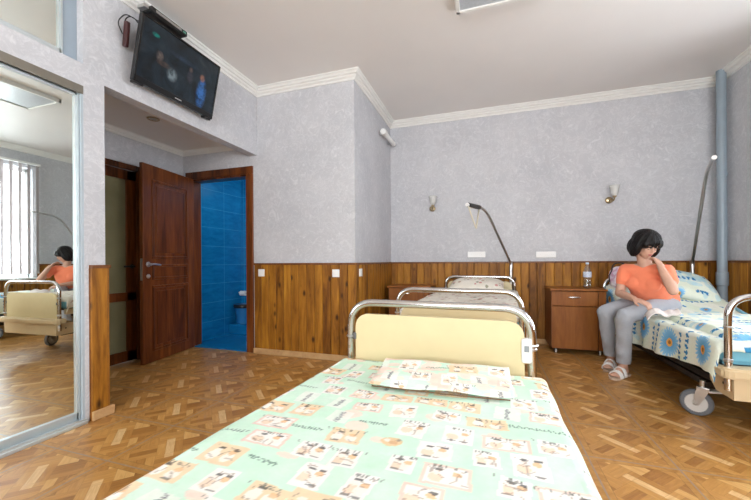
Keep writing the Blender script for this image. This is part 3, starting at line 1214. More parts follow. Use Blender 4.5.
def smooth_noise(U, V, s, seed):
    rr = np.random.default_rng(seed)
    t = np.zeros_like(U)
    for k in range(7):
        a, b_, p = rr.normal(0, 1, 2).tolist() + [rr.uniform(0, 6.28)]
        t += np.sin((U * a + V * b_) * s + p)
    return t / 7


def print_bears(U, V):
    """mint cotton with scattered framed scenes, word strokes and pink smudges"""
    n = len(U)
    col = np.tile(lin(206, 241, 217), (n, 1))
    f = np.clip(smooth_noise(U, V, 26, 3) * .9 + .5, 0, 1)[:, None]
    col = col * (1 - f * .55) + lin(232, 244, 234) * f * .55
    # pink smudges
    rr = np.random.default_rng(5)

    def put(mask, c, a=1.0):
        col[mask] = col[mask] * (1 - a) + c * a
    for i in range(90):
        cx_, cy_ = rr.uniform(U.min(), U.max()), rr.uniform(V.min(), V.max())
        rx, ry = rr.uniform(.015, .04), rr.uniform(.01, .03)
        put(((U - cx_) / rx) ** 2 + ((V - cy_) / ry) ** 2 < 1, lin(244, 222, 208), .75)
    white, tan, pink, dk = lin(246, 244, 238), lin(242, 216, 180), lin(241, 214, 200), lin(70, 70, 68)
    gx, gy = .116, .096
    nx, ny = int((U.max() - U.min()) / gx) + 2, int((V.max() - V.min()) / gy) + 2
    for i in range(nx):
        for j in range(ny):
            cx_ = U.min() + (i + .5 * (j % 2)) * gx + rr.uniform(-.012, .012)
            cy_ = V.min() + j * gy + rr.uniform(-.010, .010)
            k = rr.choice([0, 0, 1, 1, 2, 2, 2, 3, 4, 4, 5, 5, 6])
            w, h = rr.uniform(.040, .060), rr.uniform(.030, .044)
            if k in (2, 5): w, h = h * .95, w * .85
            ang = rr.uniform(-.12, .12)
            near = (np.abs(U - cx_) < .1) & (np.abs(V - cy_) < .1)
            if not near.any(): continue
            ii = np.where(near)[0]
            x = (U[ii] - cx_) * math.cos(ang) + (V[ii] - cy_) * math.sin(ang)
            y = -(U[ii] - cx_) * math.sin(ang) + (V[ii] - cy_) * math.cos(ang)

            def pl(mk, c, a=1.0):
                q = ii[mk]
                col[q] = col[q] * (1 - a) + c * a
            ins = (np.abs(x) < w) & (np.abs(y) < h)
            if k <= 3:
                pl(ins, tan if k in (0, 3) else pink if k == 1 else white, .95)
                inn = (np.abs(x) < w - .008) & (np.abs(y) < h - .008)
                if k in (1, 2): pl(inn, white, .95)
                # two plump pale figures with dark caps
                for s in (-1, 1):
                    fx = s * w * .42
                    pl(inn & (((x - fx) / .016) ** 2 + ((y + h * .25) / .017) ** 2 < 1), lin(246, 240, 230) if k in (0, 3) or s > 0 else lin(244, 220, 196), .95)
                    pl(inn & (((x - fx) / .010) ** 2 + ((y - h * .22) / .009) ** 2 < 1), lin(240, 196, 150) if s > 0 else lin(250, 240, 230), .9)
                    if rr.random() < .6:
                        pl(inn & (((x - fx - .004) / .010) ** 2 + ((y - h * .5) / .0048) ** 2 < 1), dk, .85)
                    if rr.random() < .35:
                        pl(inn & (((x - fx) / .012) ** 2 + ((y + h * .72) / .0042) ** 2 < 1), dk, .7)
                for q_ in range(rr.integers(5, 12)):
                    # thin pencil lines of the drawing
                    ax0, ay0, an, ll_ = rr.uniform(-w, w), rr.uniform(-h, h), rr.uniform(0, 3.1), rr.uniform(.006, .02)
                    tx_, ty_ = (x - ax0) * math.cos(an) + (y - ay0) * math.sin(an), -(x - ax0) * math.sin(an) + (y - ay0) * math.cos(an)
                    pl(inn & (np.abs(tx_) < ll_) & (np.abs(ty_ - tx_ ** 2 * rr.uniform(-25, 25)) < .0019), lin(150, 128, 112), .6)
                if rr.random() < .6:
                    for q_ in range(9):
                        sx = -w + .012 + q_ * (2 * w - .024) / 9
                        pl((np.abs(x - sx - rr.uniform(-.4, .4) * (y + h)) < .0018) & (np.abs(y - h + .008) < .006), lin(110, 115, 108), .7)
            elif k in (4, 5):
                # a line of letters
                cc = lin(95, 125, 112) if k == 4 else lin(120, 122, 128)
                Lq = w * 1.0
                ax_, ay_ = (x, y) if k == 4 else (y, x)
                pl(ins & (k == 5), white, .6)
                for q_ in range(10):
                    sx = -Lq + q_ * 2 * Lq / 10
                    sl = rr.uniform(-.5, .5)
                    pl((np.abs(ax_ - sx - sl * ay_) < .0019) & (np.abs(ay_) < rr.uniform(.004, .010)), cc, .75)
                    pl((np.abs(ax_ - sx) < .005) & (np.abs(ay_ - rr.uniform(-.006, .006)) < .0019), cc, .6)
            else:
                pl(((x / .028) ** 2 + (y / .022) ** 2 < 1), lin(238, 196, 146), .8)
                pl((((x - .006) / .012) ** 2 + ((y + .004) / .010) ** 2 < 1), lin(214, 172, 132), .8)
                pl((((x + .012) / .008) ** 2 + ((y - .006) / .008) ** 2 < 1), white, .8)
                pl((((x - .018) / .006) ** 2 + ((y - .008) / .006) ** 2 < 1), lin(150, 140, 130), .8)
    return col


def print_daisies(U, V):
    n = len(U)
    col = np.tile(lin(238, 242, 230), (n, 1))
    f = np.clip(smooth_noise(U, V, 14, 8) + .4, 0, 1)[:, None]
    col = col * (1 - f * .5) + lin(214, 234, 205) * f * .5
    rr = np.random.default_rng(9)
    for i in range(46):
        cx_, cy_ = rr.uniform(U.min(), U.max()), rr.uniform(V.min(), V.max())
        rx, ry = rr.uniform(.02, .05), rr.uniform(.02, .04)
        m_ = ((U - cx_) / rx) ** 2 + ((V - cy_) / ry) ** 2 < 1
        col[m_] = col[m_] * .45 + lin(176, 220, 232) * .55
    blue, deep = lin(92, 168, 222), lin(38, 118, 178)
    gu, gv = .36, .42
    i0, i1 = int(U.min() / gu) - 1, int(U.max() / gu) + 2
    j0, j1 = int(V.min() / gv) - 1, int(V.max() / gv) + 2
    for i in range(i0, i1):
        for j in range(j0, j1):
            cx_ = i * gu - .16 - .04 * (j % 2) + rr.uniform(-.012, .012)
            cy_ = j * gv + .10 + rr.uniform(-.015, .015)
            x, y = U - cx_, V - cy_
            r, a = np.hypot(x, y), np.arctan2(y, x)
            R = rr.uniform(.105, .128)
            if not (i in (-1, 2)) and (i + j * 2) % 3: R = rr.uniform(.035, .05)
            pet = R * (.66 + .34 * np.abs(np.cos(a * 11 + rr.uniform(0, 3))) ** .7) * (.92 + .08 * np.sin(a * 3))
            m_ = r < pet
            t = np.clip(r[m_] / R, 0, 1)[:, None]
            st_ = (.5 + .5 * np.cos(a[m_] * 32))[:, None]
            col[m_] = (lin(70, 150, 208) * (1 - t) + lin(128, 198, 240) * t) * (.80 + .20 * st_) + lin(210, 232, 242) * .22 * t
            m_ = r < R * .26
            col[m_] = lin(232, 172, 84)
            m_ = r < R * .12
            col[m_] = lin(160, 100, 46)
            for (ox, oy, ll, wd) in ((cx_ + .02, cy_ + gv * .42, .13, .021), (cx_ - .03, cy_ + gv * .63, .10, .017), (cx_ + gu * .5, cy_ + .04, .05, .016)):
                x, y = U - ox - rr.uniform(-.015, .015), V - oy
                q = max(3, int(ll / .018))
                for k in range(q):
                    xx_ = -ll + (k + .5) * 2 * ll / q
                    aa = rr.uniform(-.5, .5)
                    m_ = (np.abs(y) < wd) & (np.abs(x - xx_ - aa * y) < .0075)
                    col[m_] = deep
                    m_ = (np.abs(y - rr.uniform(-.012, .012)) < .0075) & (np.abs(x - xx_) < .015)
                    col[m_] = lin(60, 140, 190)
    return col


def print_sprigs(U, V):
    n = len(U)
    col = np.tile(lin(236, 230, 218), (n, 1))
    f = np.clip(smooth_noise(U, V, 20, 4) + .5, 0, 1)[:, None]
    col = col * (1 - f * .4) + lin(214, 204, 186) * f * .4
    rr = np.random.default_rng(3)
    for i in range(int((U.max() - U.min()) * (V.max() - V.min()) * 190)):
        cx_, cy_ = rr.uniform(U.min(), U.max()), rr.uniform(V.min(), V.max())
        r = rr.uniform(.006, .020)
        m_ = (U - cx_) ** 2 + (V - cy_) ** 2 < r * r
        c = [lin(150, 82, 72), lin(176, 128, 92), lin(120, 120, 84), lin(190, 90, 90)][rr.integers(0, 4)]
        col[m_] = col[m_] * .3 + c * .7
    return col


M['bears'] = painted('mint_print_cotton')
M['daisy'] = painted('blue_daisy_cotton')
M['sprig'] = painted('beige_sprig_cotton')


def drape(xc, hw, y0, y1, ztop, dropL, dropR, wav=.004, seed=0, du=.006, rise=None, flare=.0, yref=0, endA=0, endB=0, puff=.0, skew=0):
    """a cloth lying on a mattress and hanging over its two long sides.
    dropL, dropR(y): hanging length; returns fn for grid_cloth"""
    def fn(nu, nv):
        v = np.linspace(y0, y1, nv)
        k = np.linspace(-1, 1, nu)
        tot = hw * 2
        dL, dR = np.array([dropL(q) for q in v]), np.array([dropR(q) for q in v])
        Ug = np.zeros((nu, nv))
        X, Y, Z = np.zeros((nu, nv)), np.zeros((nu, nv)), np.zeros((nu, nv))
        for j, yv in enumerate(v):
            s = np.linspace(-(hw + dL[j]), hw + dR[j], nu)
            rc_ = .03
            x = np.clip(s, -hw, hw)
            over = np.maximum(np.abs(s) - hw, 0)
            ang = np.clip(over / rc_, 0, PI / 2)
            sg = np.sign(s)
            zz = -rc_ * (1 - np.cos(ang)) - np.maximum(over - rc_ * PI / 2, 0)
            xx = x + sg * rc_ * np.sin(ang)
            fold = np.sin(yv * 21 + seed) * .010 + np.sin(yv * 9.3 + seed * 2) * .012 + .006
            xx = xx + sg * np.clip(over / .2, 0, 1.5) * (fold + flare)
            zt = ztop + (rise(yv) if rise else 0)
            X[:, j] = xc + xx
            Z[:, j] = zt + zz
            Ug[:, j] = s
        Vg = np.tile(v, (nu, 1))
        Y[:] = Vg
        top = (np.abs(Ug) < hw).astype(float)
        wv = smooth_noise(Ug, Vg, 11, seed + 20) * wav * 2 + smooth_noise(Ug, Vg, 34, seed + 21) * wav * .7
        Z += wv * (.3 + .7 * top)
        if skew:
            X += np.sign(Ug) * np.clip((-.07 - Vg) / 1.1, 0, 1.3) * skew * np.clip(np.abs(Ug) / hw, 0, 1)
        if puff:
            Z += puff * (1 - (np.clip(Ug / hw, -1, 1)) ** 4)
        # hanging ends
        if endA:
            k_ = np.clip((y0 + endA - Vg) / endA, 0, 1)
            Z -= k_ ** 3 * .05
        if endB:
            k_ = np.clip((Vg - (y1 - endB)) / endB, 0, 1)
            Z -= k_ ** 3 * .05
        return Ug, Vg, (X, Y, Z)
    return fn


# nearest bed: mint cover
c1 = grid_cloth('bed_cover', 290, 520, drape(.01, .435, -.46 - 1.62, -.025, .556, lambda y: .13 + .015 * math.sin(y * 3), lambda y: .12, wav=.0035, seed=1, skew=.035, endA=.05, endB=.04), print_bears, M['bears'], thick=.004)
c1.location = (CX, 1.62, 0)
c1.rotation_euler = (0, 0, -math.radians(2.0))
rep(c1, 'mint green cotton cover with framed cartoon scenes spread over the nearest bed', 'bed cover')


def pillow_fn(w, d, h, pinch=.5, sag=0, seed=0, nose=0):
    """closed pillow: a grid wrapped top then bottom"""
    def fn(nu, nv):
        a = np.linspace(-1, 1, nu)
        t = np.linspace(0, 2 * PI, nv)
        A, Tt = np.meshgrid(a, t, indexing='ij')
        ca = np.sign(np.cos(Tt)) * np.abs(np.cos(Tt)) ** .75
        prof = (1 - np.abs(A) ** 3.2) ** .5
        edge = (1 - .10 * (1 - np.abs(A) ** 2) * pinch)
        X = A * w / 2 * (1 - .06 * np.abs(ca) * 0)
        Y = ca * d / 2 * (.94 + .06 * np.abs(A) ** 2) * (prof * .08 + .92)
        Z = np.sin(Tt) * h / 2 * prof * (1 + .12 * smooth_noise(A * .5, ca * .5, 7, seed + 40))
        Z = Z + smooth_noise(X, Y, 22, seed + 50) * h * .06 * prof
        if nose:
            Z = Z + nose * np.clip(ca - .3, 0, 1) * (.35 + .65 * np.abs(A) ** 3) + .008 * smooth_noise(X, Y, 30, 9)
        return X + 7.3 * seed, Y + .3 + (Z > 0) * 0, (X, Y, Z)
    return fn


# flat folded pillow near the rail of bed 1
p1 = grid_cloth('flat_pillow', 150, 200, pillow_fn(.52, .28, .026, seed=1, nose=.022), lambda U, V: print_bears((U - 7.3), V), M['bears'])
p1.location = (-.175, 1.365, .583)
p1.rotation_euler = (math.radians(4), 0, math.radians(1))
rep(p1, 'thin flat pillow in mint cartoon print lying near the rail of the nearest bed', 'pillow')
bm = T([(-.245, -.133, -.006), (-.1, -.139, -.005), (.1, -.139, -.006), (.245, -.133, -.006)], .0026, seg=6)
obj('piping', bm, plain('brown_piping', (.16, .09, .04), .7), p1, smooth=True)

# middle bed: beige sprig cover and pillow
c2 = grid_cloth('bed_cover', 120, 200, drape(0, .43, .05, 2.07, .671, lambda y: .14, lambda y: .14, wav=.008, seed=3, endA=.05), print_sprigs, M['sprig'], thick=.004)
c2.location = (CX + .033, 2.45, 0)
c2.rotation_euler = (0, 0, -math.radians(2.9))
rep(c2, 'beige cover with small reddish sprigs on the middle bed', 'bed cover')
p2 = grid_cloth('bed_pillow', 90, 120, pillow_fn(.60, .44, .17, seed=2), print_sprigs, M['sprig'])
p2.location = (CX + .125, 4.25, .742)
p2.rotation_euler = (math.radians(9), 0, -math.radians(2.9))
rep(p2, 'plump beige pillow with reddish flowers at the head of the middle bed', 'pillow')

# right bed: daisy cover hanging over the left side


def rise3(y):
    return 0 if y < 3.80 else (y - 3.80) / .68 * .20


def dropl(y):
    z = .36 - (y - 2.5) * .085
    if y < 2.62: z -= 0
    return max(.556 - z + rise3(y) * .8, .1)


c3 = grid_cloth('bed_cover', 300, 400, drape(1.715, .415, 2.475, 4.47, .560, dropl, lambda y: .12, wav=.012, seed=5, rise=rise3, flare=.012, endA=.05), print_daisies, M['daisy'], thick=.005)
rep(c3, 'pale cover with big blue daisies hanging over the side of the right bed', 'bed cover')
# duvet lying across the middle of the right bed


def duvet_fn(nu, nv):
    u = np.linspace(-.36, .38, nu)
    v = np.linspace(0, 1, nv)
    Ug, Vg = np.meshgrid(u, v, indexing='ij')
    Y = 2.62 + Vg * .98 + .05 * np.sin(Ug * 7) * (1 - Vg) + .03 * np.sin(Ug * 5)
    ed = np.clip(np.minimum(Vg, 1 - Vg) / .05, 0, 1) ** .5
    es = np.clip((.37 - np.abs(Ug - .01)) / .035, 0, 1) ** .5
    Z = .553 + (.042 + .018 * smooth_noise(Ug, Y, 13, 70)) * ed * es + .008 * smooth_noise(Ug, Y, 40, 71) * ed * es
    return Ug, Y, (1.735 + Ug, Y, Z)


dv = grid_cloth('folded_duvet', 150, 200, duvet_fn, lambda U, V: print_daisies(U + .13, V * 1.0 + .1), M['daisy'])
rep(dv, 'crumpled pale blue-patterned duvet lying on top of the right bed behind the foot rail', 'duvet')
p3 = grid_cloth('bed_pillow', 130, 190, pillow_fn(.58, .44, .17, seed=3), lambda U, V: print_daisies(U * .9, V * .9), M['daisy'])
p3.location = (1.85, 4.23, .79)
p3.rotation_euler = (math.radians(34), math.radians(13), math.radians(4))
rep(p3, 'plump pale pillow with blue lettering on the raised head of the right bed', 'pillow')

# white fold of the sheet by the woman's hand
def cloth_fn(nu, nv):
    u, v = np.linspace(0, 1, nu), np.linspace(0, 1, nv)
    Ug, Vg = np.meshgrid(u, v, indexing='ij')
    X = 1.225 + Ug * .20 + Vg * .03
    Y = 3.30 + Vg * .16 - Ug * .05
    Z = .610 + .016 * np.sin(Ug * 6 + 1) * (1 - Vg * .3) + .03 * np.sin(Vg * PI) - np.clip(.25 - Ug, 0, 1) * .28 + .006 * np.sin(Ug * 19)
    return Ug * .3, Vg * .16, (X, Y, Z)


wc = grid_cloth('sheet_fold', 40, 30, cloth_fn, lambda U, V: np.tile(lin(240, 232, 228), (len(U), 1)), painted('white_cotton'), thick=.008)
rep(wc, 'small white fold of the sheet on the bed edge under the hand of the woman', 'sheet')

# ---------------------------------------------------------------- nightstands


def make_nightstand(loc, label):
    w, d = .53, .40
    r = rep(empty('nightstand', loc), label, 'nightstand', 'brown bedside cabinets')
    bm = B(-w / 2, -w / 2 + .018, 0, d, .055, .70)
    box(bm, w / 2 - .018, w / 2, 0, d, .055, .70)
    box(bm, -w / 2, w / 2, 0, d, .055, .075)
    box(bm, -w / 2, w / 2, d - .01, d, .055, .70)
    obj('body', bm, M['cab_edge'], r)
    obj('top_board', B(-w / 2 - .012, w / 2 + .012, -.025, d, .70, .722, bev=.003), M['cab'], r)
    xs = w / 2 - .075
    dr = obj('drawer', B(-w / 2 + .006, xs - .003, -.017, .001, .535, .692, bev=.002), M['cab'], r)
    do = obj('cabinet_door', B(-w / 2 + .006, xs - .003, -.017, .001, .062, .527, bev=.002), M['cab'], r)
    nd = obj('side_door', B(xs + .003, w / 2 - .002, -.017, .001, .062, .692, bev=.002), M['cab'], r)
    b2 = bmesh.new()
    ell(b2, (-.04, -.030, .63), (.062, .011, .011))
    tube(b2, [(-.07, -.015, .63), (-.07, -.03, .63)], .004, seg=6)
    tube(b2, [(-.01, -.015, .63), (-.01, -.03, .63)], .004, seg=6)
    obj('drawer_handle', b2, M['chrome'], dr, smooth=True)
    b2 = T(fillet([(xs + .022, -.017, .36), (xs + .022, -.042, .37), (xs + .022, -.042, .48), (xs + .022, -.017, .49)], .012), .005, seg=8)
    obj('door_handle', b2, M['chrome'], nd, smooth=True)
    for x in (-w / 2 + .05, w / 2 - .05):
        for y in (.04, d - .05):
            c = obj('castor', L([(.018, -.009), (.024, -.006), (.024, .006), (.018, .009)], axis='x', cen=(x, y, .024), seg=16), M['white'], r, smooth='auto')
            b3 = B(x - .013, x - .010, y - .018, y + .018, .012, .055)
            box(b3, x + .010, x + .013, y - .018, y + .018, .012, .055)
            box(b3, x - .018, x + .018, y - .02, y + .02, .05, .056)
            obj('castor_fork', b3, M['dark'], c)
    return r


make_nightstand((.945, 4.255, 0), 'brown wooden nightstand on castors with a water bottle on top')
make_nightstand((-.945, 4.255, 0), 'brown wooden nightstand in the corner, partly hidden by the middle bed')

# bottle
bt = rep(empty('water_bottle', (1.065, 4.37, .722)), 'clear plastic water bottle with a white label on the right nightstand', 'bottle')
obj('bottle_body', L([(.0, .006), (.030, .0), (.040, .012), (.041, .05), (.038, .055), (.041, .06), (.041, .10), (.038, .105), (.041, .11), (.041, .19), (.030, .225), (.015, .255), (.013, .275)], caps=False), M['plastic_clear'], bt, smooth=True)
obj('water', L([(.0, .012), (.036, .013), (.038, .06), (.038, .085), (.0, .085)], caps=False), glass('water', (.90, .95, .97), .06, 0), bt, smooth=True)
lb, nt, b_ = mat_base('bottle_label')
f = noise(nt, mapping(nt, (1, 1, 4), 'obj'), 30, 2)
nt.links.new(ramp(nt, f, [(.45, (.75, .80, .88)), (.55, (.35, .48, .75)), (.6, (.8, .83, .88))]), b_.inputs['Base Color'])
obj('bottle_label', L([(.0418, .125), (.0418, .185)], caps=False), lb, bt, smooth=True)
obj('bottle_cap', L([(.016, .268), (.016, .288), (.0, .289)], caps=False), plain('cap_blue', (.55, .65, .8), .4), bt, smooth='auto')

# bag at the head of the right bed
bg = rep(empty('small_bag', (1.375, 4.40, .745)), 'small lilac and white bag with dark trim, behind the woman at the bed head', 'bag')
bm = bmesh.new()
ell(bm, (0, 0, .10), (.10, .055, .125))
box(bm, -.085, .085, -.04, .04, .0, .15, bev=.03)
bgm, nt, b_ = mat_base('bag_cloth')
f = noise(nt, mapping(nt, (1, 1, 1), 'obj'), 13, 2)
nt.links.new(ramp(nt, f, [(.40, (.85, .78, .82)), (.52, (.62, .36, .52)), (.62, (.80, .70, .82))]), b_.inputs['Base Color'])
remeshed('bag_body', bm, bgm, bg, .008, 4)
obj('bag_handle', T(fillet([(-.07, -.01, .18), (-.06, -.03, .26), (.05, -.03, .26), (.06, -.01, .18)], .05), .007, seg=8), M['black'], bg, smooth=True)
obj('bag_zip', T([(-.095, -.02, .05), (-.10, -.03, .12), (-.07, -.035, .19)], .006, seg=6), M['black'], bg, smooth=True)

# ---------------------------------------------------------------- bathroom things
bn = rep(empty('waste_bin', (-3.360, 4.112, .157)), 'blue plastic waste bin lined with a black bag in the bathroom', 'bin')
bm = L([(.0, .003), (.085, .0), (.115, .27), (.120, .272), (.112, .268), (.082, .008), (.0, .008)], caps=False)
binm = plain('bin_blue', (.02, .20, .48), .4)
obj('bin_body', bm, binm, bn, smooth='auto')
bm = L([(.108, .25), (.118, .276), (.128, .270), (.126, .235), (.122, .225), (.119, .235), (.121, .262)], caps=False)
obj('bin_liner', bm, M['black'], bn, smooth=True)
bn.scale = (1, 1, 1)
tr = rep(empty('toilet_roll', (-3.40, 4.22, .58)), 'white paper roll on the tiled bathroom wall above the bin', 'toilet roll')
obj('paper_roll', T([(-.045, -.05, 0), (.045, -.05, 0)], .036, seg=18), M['white'], tr, smooth='auto')
obj('roll_holder', T(fillet([(-.07, .03, .02), (-.07, -.06, .02), (-.07, -.06, 0), (.07, -.06, 0)], .01), .005, seg=6), M['chrome'], tr)
bl_ = bpy.data.lights.new('bathroom_lamp', 'POINT')
bl_.energy = 7
bl_.shadow_soft_size = .1
bl_.color = (1, .97, .9)
blo = bpy.data.objects.new('bathroom_lamp', bl_)
blo.location = (-2.3, 3.85, 2.3)
C.objects.link(blo)

# ---------------------------------------------------------------- the woman
skin = plain('skin', (.62, .36, .26), .5, var=.05, vscale=20)
hairm, nt, b_ = mat_base('black_hair')
f = noise(nt, mapping(nt, (14, 14, 2), 'obj'), 9, 4, .6)
nt.links.new(ramp(nt, f, [(.3, (.002, .0015, .002)), (.7, (.010, .007, .007))]), b_.inputs['Base Color'])
b_.inputs['Roughness'].default_value = .42
b_.inputs['Specular IOR Level'].default_value = .25
bump(nt, b_, f, .5, .01)
shirtm = fabric('orange_jersey', (.95, .27, .145), .05, bs=.45)
trm = fabric('grey_jersey', (.40, .42, .46), .06, bs=.45)
wo = rep(empty('woman', (1.2, 3.6, 0)), 'woman in an orange T-shirt and grey trousers sitting on the right bed, cheek on hand', 'person')
O = Vector((1.2, 3.6, 0))


def V3(*a): return Vector(a) - O


Rs, Ls = V3(1.235, 3.78, .945), V3(1.465, 3.575, .945)
Re, Le = V3(1.180, 3.76, .725), V3(1.425, 3.365, .785)
Rw, Lw = V3(1.205, 3.50, .700), V3(1.385, 3.48, .985)
Rh, Lh_ = V3(1.43, 3.92, .635), V3(1.535, 3.72, .635)
Rk, Lk = V3(1.045, 3.70, .555), V3(1.120, 3.46, .555)
Ra, La = V3(1.135, 3.845, .10), V3(1.150, 3.585, .10)
neck0 = (Rs + Ls) / 2 + Vector((.01, .01, .015))
head = V3(1.350, 3.640, 1.168)
face = Vector((.26, -.85, -.46)).normalized()            # where the face points
hup = Vector((.20, -.35, .90))
hup = (hup - face * hup.dot(face)).normalized()
hrt = face.cross(hup).normalized()                        # towards photo left (her right)
HR = Matrix((hrt, -face, hup)).transposed()             # local x right.., y back, z up


def hp_(x, y, z):
    """head-local: x side, y towards the back, z up"""
    return head + HR @ Vector((x, y, z))


bm = bmesh.new()
ell(bm, hp_(0, .018, .030), (.073, .090, .085), HR)          # skull
ell(bm, hp_(0, -.030, -.040), (.056, .052, .068), HR)        # face
ell(bm, hp_(0, -.048, -.088), (.026, .024, .020), HR)       # chin
ell(bm, hp_(0, -.083, -.020), (.011, .017, .020), HR)       # nose
ell(bm, hp_(0, -.078, -.004), (.008, .012, .022), HR)
ell(bm, hp_(0, -.070, -.058), (.022, .014, .010), HR)       # mouth mass
for s in (-1, 1):
    ell(bm, hp_(s * .033, -.056, -.026), (.022, .020, .020), HR)   # cheeks
    ell(bm, hp_(s * .074, .012, -.005), (.009, .018, .028), HR)   # ears
    ell(bm, hp_(s * .026, -.066, .020), (.020, .014, .010), HR)   # brow
limb(bm, [hp_(0, .03, -.05), neck0], [.050, .054])
chest = (Rs + Ls) / 2 + Vector((.03, .03, -.12))
pelv = (Rh + Lh_) / 2
tr_rot = Matrix.Rotation(math.atan2((Ls - Rs).y, (Ls - Rs).x), 3, 'Z')
ell(bm, chest, (.150, .105, .16), tr_rot)
ell(bm, (chest + pelv) / 2, (.140, .11, .14), tr_rot)
ell(bm, pelv + Vector((0, 0, .0)), (.165, .13, .11), tr_rot)
limb(bm, [neck0, Rs], [.05, .048])
limb(bm, [neck0, Ls], [.05, .048])
mid = lambda a, b_, t: a.lerp(b_, t)
for (s, e, w) in ((Rs, Re, Rw), (Ls, Le, Lw)):
    limb(bm, [s, mid(s, e, .45), e], [.050, .045, .037])
    limb(bm, [e, mid(e, w, .3), w], [.036, .037, .025])
for (h_, k, a) in ((Rh, Rk, Ra), (Lh_, Lk, La)):
    limb(bm, [h_, mid(h_, k, .5), k], [.080, .068, .054])
    limb(bm, [k, mid(k, a, .3), a], [.054, .054, .035])
# feet
fd = Vector((-.62, -.78, 0)).normalized()


def foot(bm, a, yawd):
    f_ = Matrix.Rotation(math.radians(yawd), 3, 'Z') @ fd
    sd = Vector((-f_.y, f_.x, 0))
    heel, ball, toe = a + Vector((0, 0, -.055)) - f_ * .03, a + f_ * .12 + Vector((0, 0, -.062)), a + f_ * .165 + Vector((0, 0, -.068))
    limb(bm, [a, heel], [.034, .028])
    limb(bm, [a + Vector((0, 0, -.01)), ball], [.036, .024])
    limb(bm, [heel, ball], [.027, .026])
    for i in range(5):
        t = (i - 2) * .014
        b0 = ball + sd * t
        b1 = toe + sd * t * 1.15 - f_ * abs(i - 1) * .006
        limb(bm, [b0, b1], [.012, .009])
    return f_, sd


fR = foot(bm, Ra, 12)
fL = foot(bm, La, -4)


def hand(bm, w, dirn, nrm, side, curl, spread=.9):
    """w wrist, dirn along the fingers, nrm out of the back of the hand, side towards the thumb"""
    d = dirn.normalized()
    n = (nrm - d * nrm.dot(d)).normalized()
    s = d.cross(n).normalized() * side
    pc = w + d * .045
    ell(bm, pc, (.038, .048, .015), Matrix((s, d, n)).transposed())
    for i, (off, ln) in enumerate(((.027, .068), (.009, .076), (-.009, .070), (-.026, .055))):
        p = w + d * .080 + s * off * spread
        ps, ang = [p - d * .02], 0
        q = p
        for j, fr_ in enumerate((.45, .32, .23)):
            ang += curl * (1 + .2 * j)
            q = q + (d * math.cos(ang) - n * math.sin(ang)) * ln * fr_ + s * off * .08
            ps.append(q)
        limb(bm, ps, [.0095, .0092, .0084, .0074], seg=10)
    t0 = w + d * .022 + s * .026
    t1 = t0 + (d * .6 + s * .75 - n * .25).normalized() * .036
    t2 = t1 + (d * .9 + s * .25 - n * .35).normalized() * .028
    limb(bm, [t0, t1, t2], [.0125, .0105, .0085], seg=10)


hand(bm, Rw, Vector((.55, -.55, -.22)), Vector((-.1, -.2, 1)), 1, .32)
cheek = hp_(-.030, -.07, -.07)
hand(bm, Lw, (hp_(-.045, -.045, -.035) - Lw), (Vector((.25, -1, -.1))), 1, .40)
remeshed('body', bm, skin, wo, .0048, 4, .5)

# shirt
bm = bmesh.new()
ell(bm, chest, (.155, .115, .170), tr_rot)
fr = tr_rot @ Vector((0, -1, 0))
for s in (-1, 1):
    ell(bm, chest + tr_rot @ Vector((s * .070, -.078, -.005)), (.066, .046, .062), tr_rot)
ell(bm, (chest + pelv) / 2 + Vector((0, 0, .01)), (.160, .130, .15), tr_rot)
ell(bm, pelv + Vector((0, 0, .045)), (.180, .145, .11), tr_rot)
ell(bm, pelv + tr_rot @ Vector((0, -.06, .055)), (.14, .10, .07), tr_rot)
limb(bm, [neck0 + Vector((0, 0, -.02)), Rs], [.060, .056])
limb(bm, [neck0 + Vector((0, 0, -.02)), Ls], [.060, .058])
limb(bm, [Rs, mid(Rs, Re, .46)], [.057, .060])
limb(bm, [Ls, mid(Ls, Le, .50)], [.060, .063])


def wrk(v):
    n = (math.sin(v.z * 55 + v.x * 22 + v.y * 12) * .0028 + math.sin(v.z * 26 - v.x * 40) * .003) * (1 if v.z < .92 else .4)
    c = chest
    d = Vector((v.x - c.x, v.y - c.y, 0))
    if d.length > 1e-4: d.normalize()
    return v + d * n


shirt = remeshed('t_shirt', bm, shirtm, wo, .007, 5, .5, disp=wrk,
                 cut=[(neck0 + Vector((0, 0, .058)), Vector((.02, -.16, 1)))])


# trousers
bm = bmesh.new()
ell(bm, pelv + Vector((.0, .0, -.005)), (.186, .150, .105), tr_rot)
for (h_, k, a) in ((Rh, Rk, Ra), (Lh_, Lk, La)):
    limb(bm, [h_ + Vector((0, 0, -.01)), mid(h_, k, .5), k], [.094, .080, .064])
    limb(bm, [k, mid(k, a, .35), mid(k, a, .9)], [.064, .061, .058])


def wrk2(v):
    n = (math.sin(v.z * 48 + v.x * 30) * .0035 + math.sin(v.z * 22 - v.y * 35) * .004 + math.sin(v.z * 90 + v.y * 60) * .0015)
    return v + Vector((-.7, -.7, 0)) * n


remeshed('trousers', bm, trm, wo, .008, 5, .5, disp=wrk2, cut=[(Vector((0, 0, .120)), Vector((0, 0, -1)))])

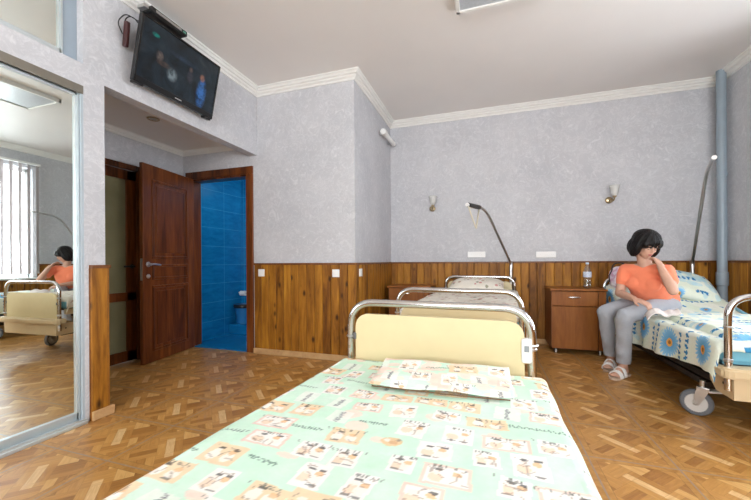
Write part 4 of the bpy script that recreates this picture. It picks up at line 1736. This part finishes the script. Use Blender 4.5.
# sandals
sandm = plain('white_leather', (.82, .80, .78), .5, var=.02)
solem = plain('sandal_sole', (.55, .42, .32), .6)
for (a, (f_, sd)) in ((Ra, fR), (La, fL)):
    c = empty('sandal', (0, 0, 0))
    c.parent = wo
    outl = [(-.075, .020), (-.06, .034), (0, .033), (.08, .044), (.15, .046), (.185, .030), (.196, .0), (.185, -.028), (.14, -.040), (.07, -.036), (0, -.030), (-.06, -.030), (-.075, -.016)]
    bm = bmesh.new()
    g0 = Vector((a.x, a.y, 0))
    prism(bm, [((g0 + f_ * p + sd * q).x, (g0 + f_ * p + sd * q).y) for p, q in outl], 'z', .001, .018)
    obj('sole', bm, solem, c)
    bm = bmesh.new()
    for (p0, h_, wd) in ((.12, .066, .030), (.055, .090, .022)):
        for j in range(3):
            pp = p0 + (j - 1) * wd * .55
            arc = [g0 + f_ * pp + sd * (math.cos(t_) * .047) + Vector((0, 0, .012 + math.sin(t_) * (h_ - .012))) for t_ in np.linspace(0, PI, 13)]
            tube(bm, arc, .0075, seg=8)
    obj('strap', bm, sandm, c, smooth=True)

# hair: a chin-length bob with a fringe
bm = bmesh.new()
ell(bm, hp_(0, .028, .040), (.108, .112, .098), HR)
ell(bm, hp_(0, .062, -.030), (.106, .078, .112), HR)
for s in (-1, 1):
    ell(bm, hp_(s * .082, .006, -.032), (.032, .062, .088), HR)
    ell(bm, hp_(s * .060, -.045, .030), (.032, .036, .040), HR)
ell(bm, hp_(-.01, -.052, .055), (.070, .040, .034), HR)
ell(bm, hp_(.02, -.066, .040), (.052, .022, .024), HR)


def hairw(v):
    q = HR.transposed() @ (v - head)
    a = math.atan2(q.x, q.y)
    n = (math.sin(a * 26) * .0016 + math.sin(a * 11 + q.z * 20) * .0022)
    d = Vector((q.x, q.y, 0))
    if d.length > 1e-4: d.normalize()
    return v + HR @ (d * n)


remeshed('hair', bm, hairm, wo, .005, 3, .5, disp=hairw)
# small face details
lipm = plain('lips', (.48, .14, .12), .4)
bm = bmesh.new()
ell(bm, hp_(0, -.083, -.055), (.020, .006, .0045), HR, sub=2)
ell(bm, hp_(0, -.083, -.062), (.016, .006, .005), HR, sub=2)
obj('lips', bm, lipm, wo, smooth=True)
for s in (-1, 1):
    bm = T([hp_(s * .012, -.083, .012), hp_(s * .028, -.082, .017), hp_(s * .046, -.070, .012)], [.002, .003, .0015], seg=6)
    obj('eyebrow', bm, M['black'], wo, smooth=True)
    bm = bmesh.new()
    ell(bm, hp_(s * .028, -.070, -.004), (.013, .008, .008), HR, sub=2)
    obj('eyelid', bm, skin, wo, smooth=True)
    bm = T([hp_(s * .016, -.078, -.008), hp_(s * .028, -.080, -.011), hp_(s * .041, -.073, -.007)], .0016, seg=6)
    obj('eyelash', bm, M['black'], wo, smooth=True)
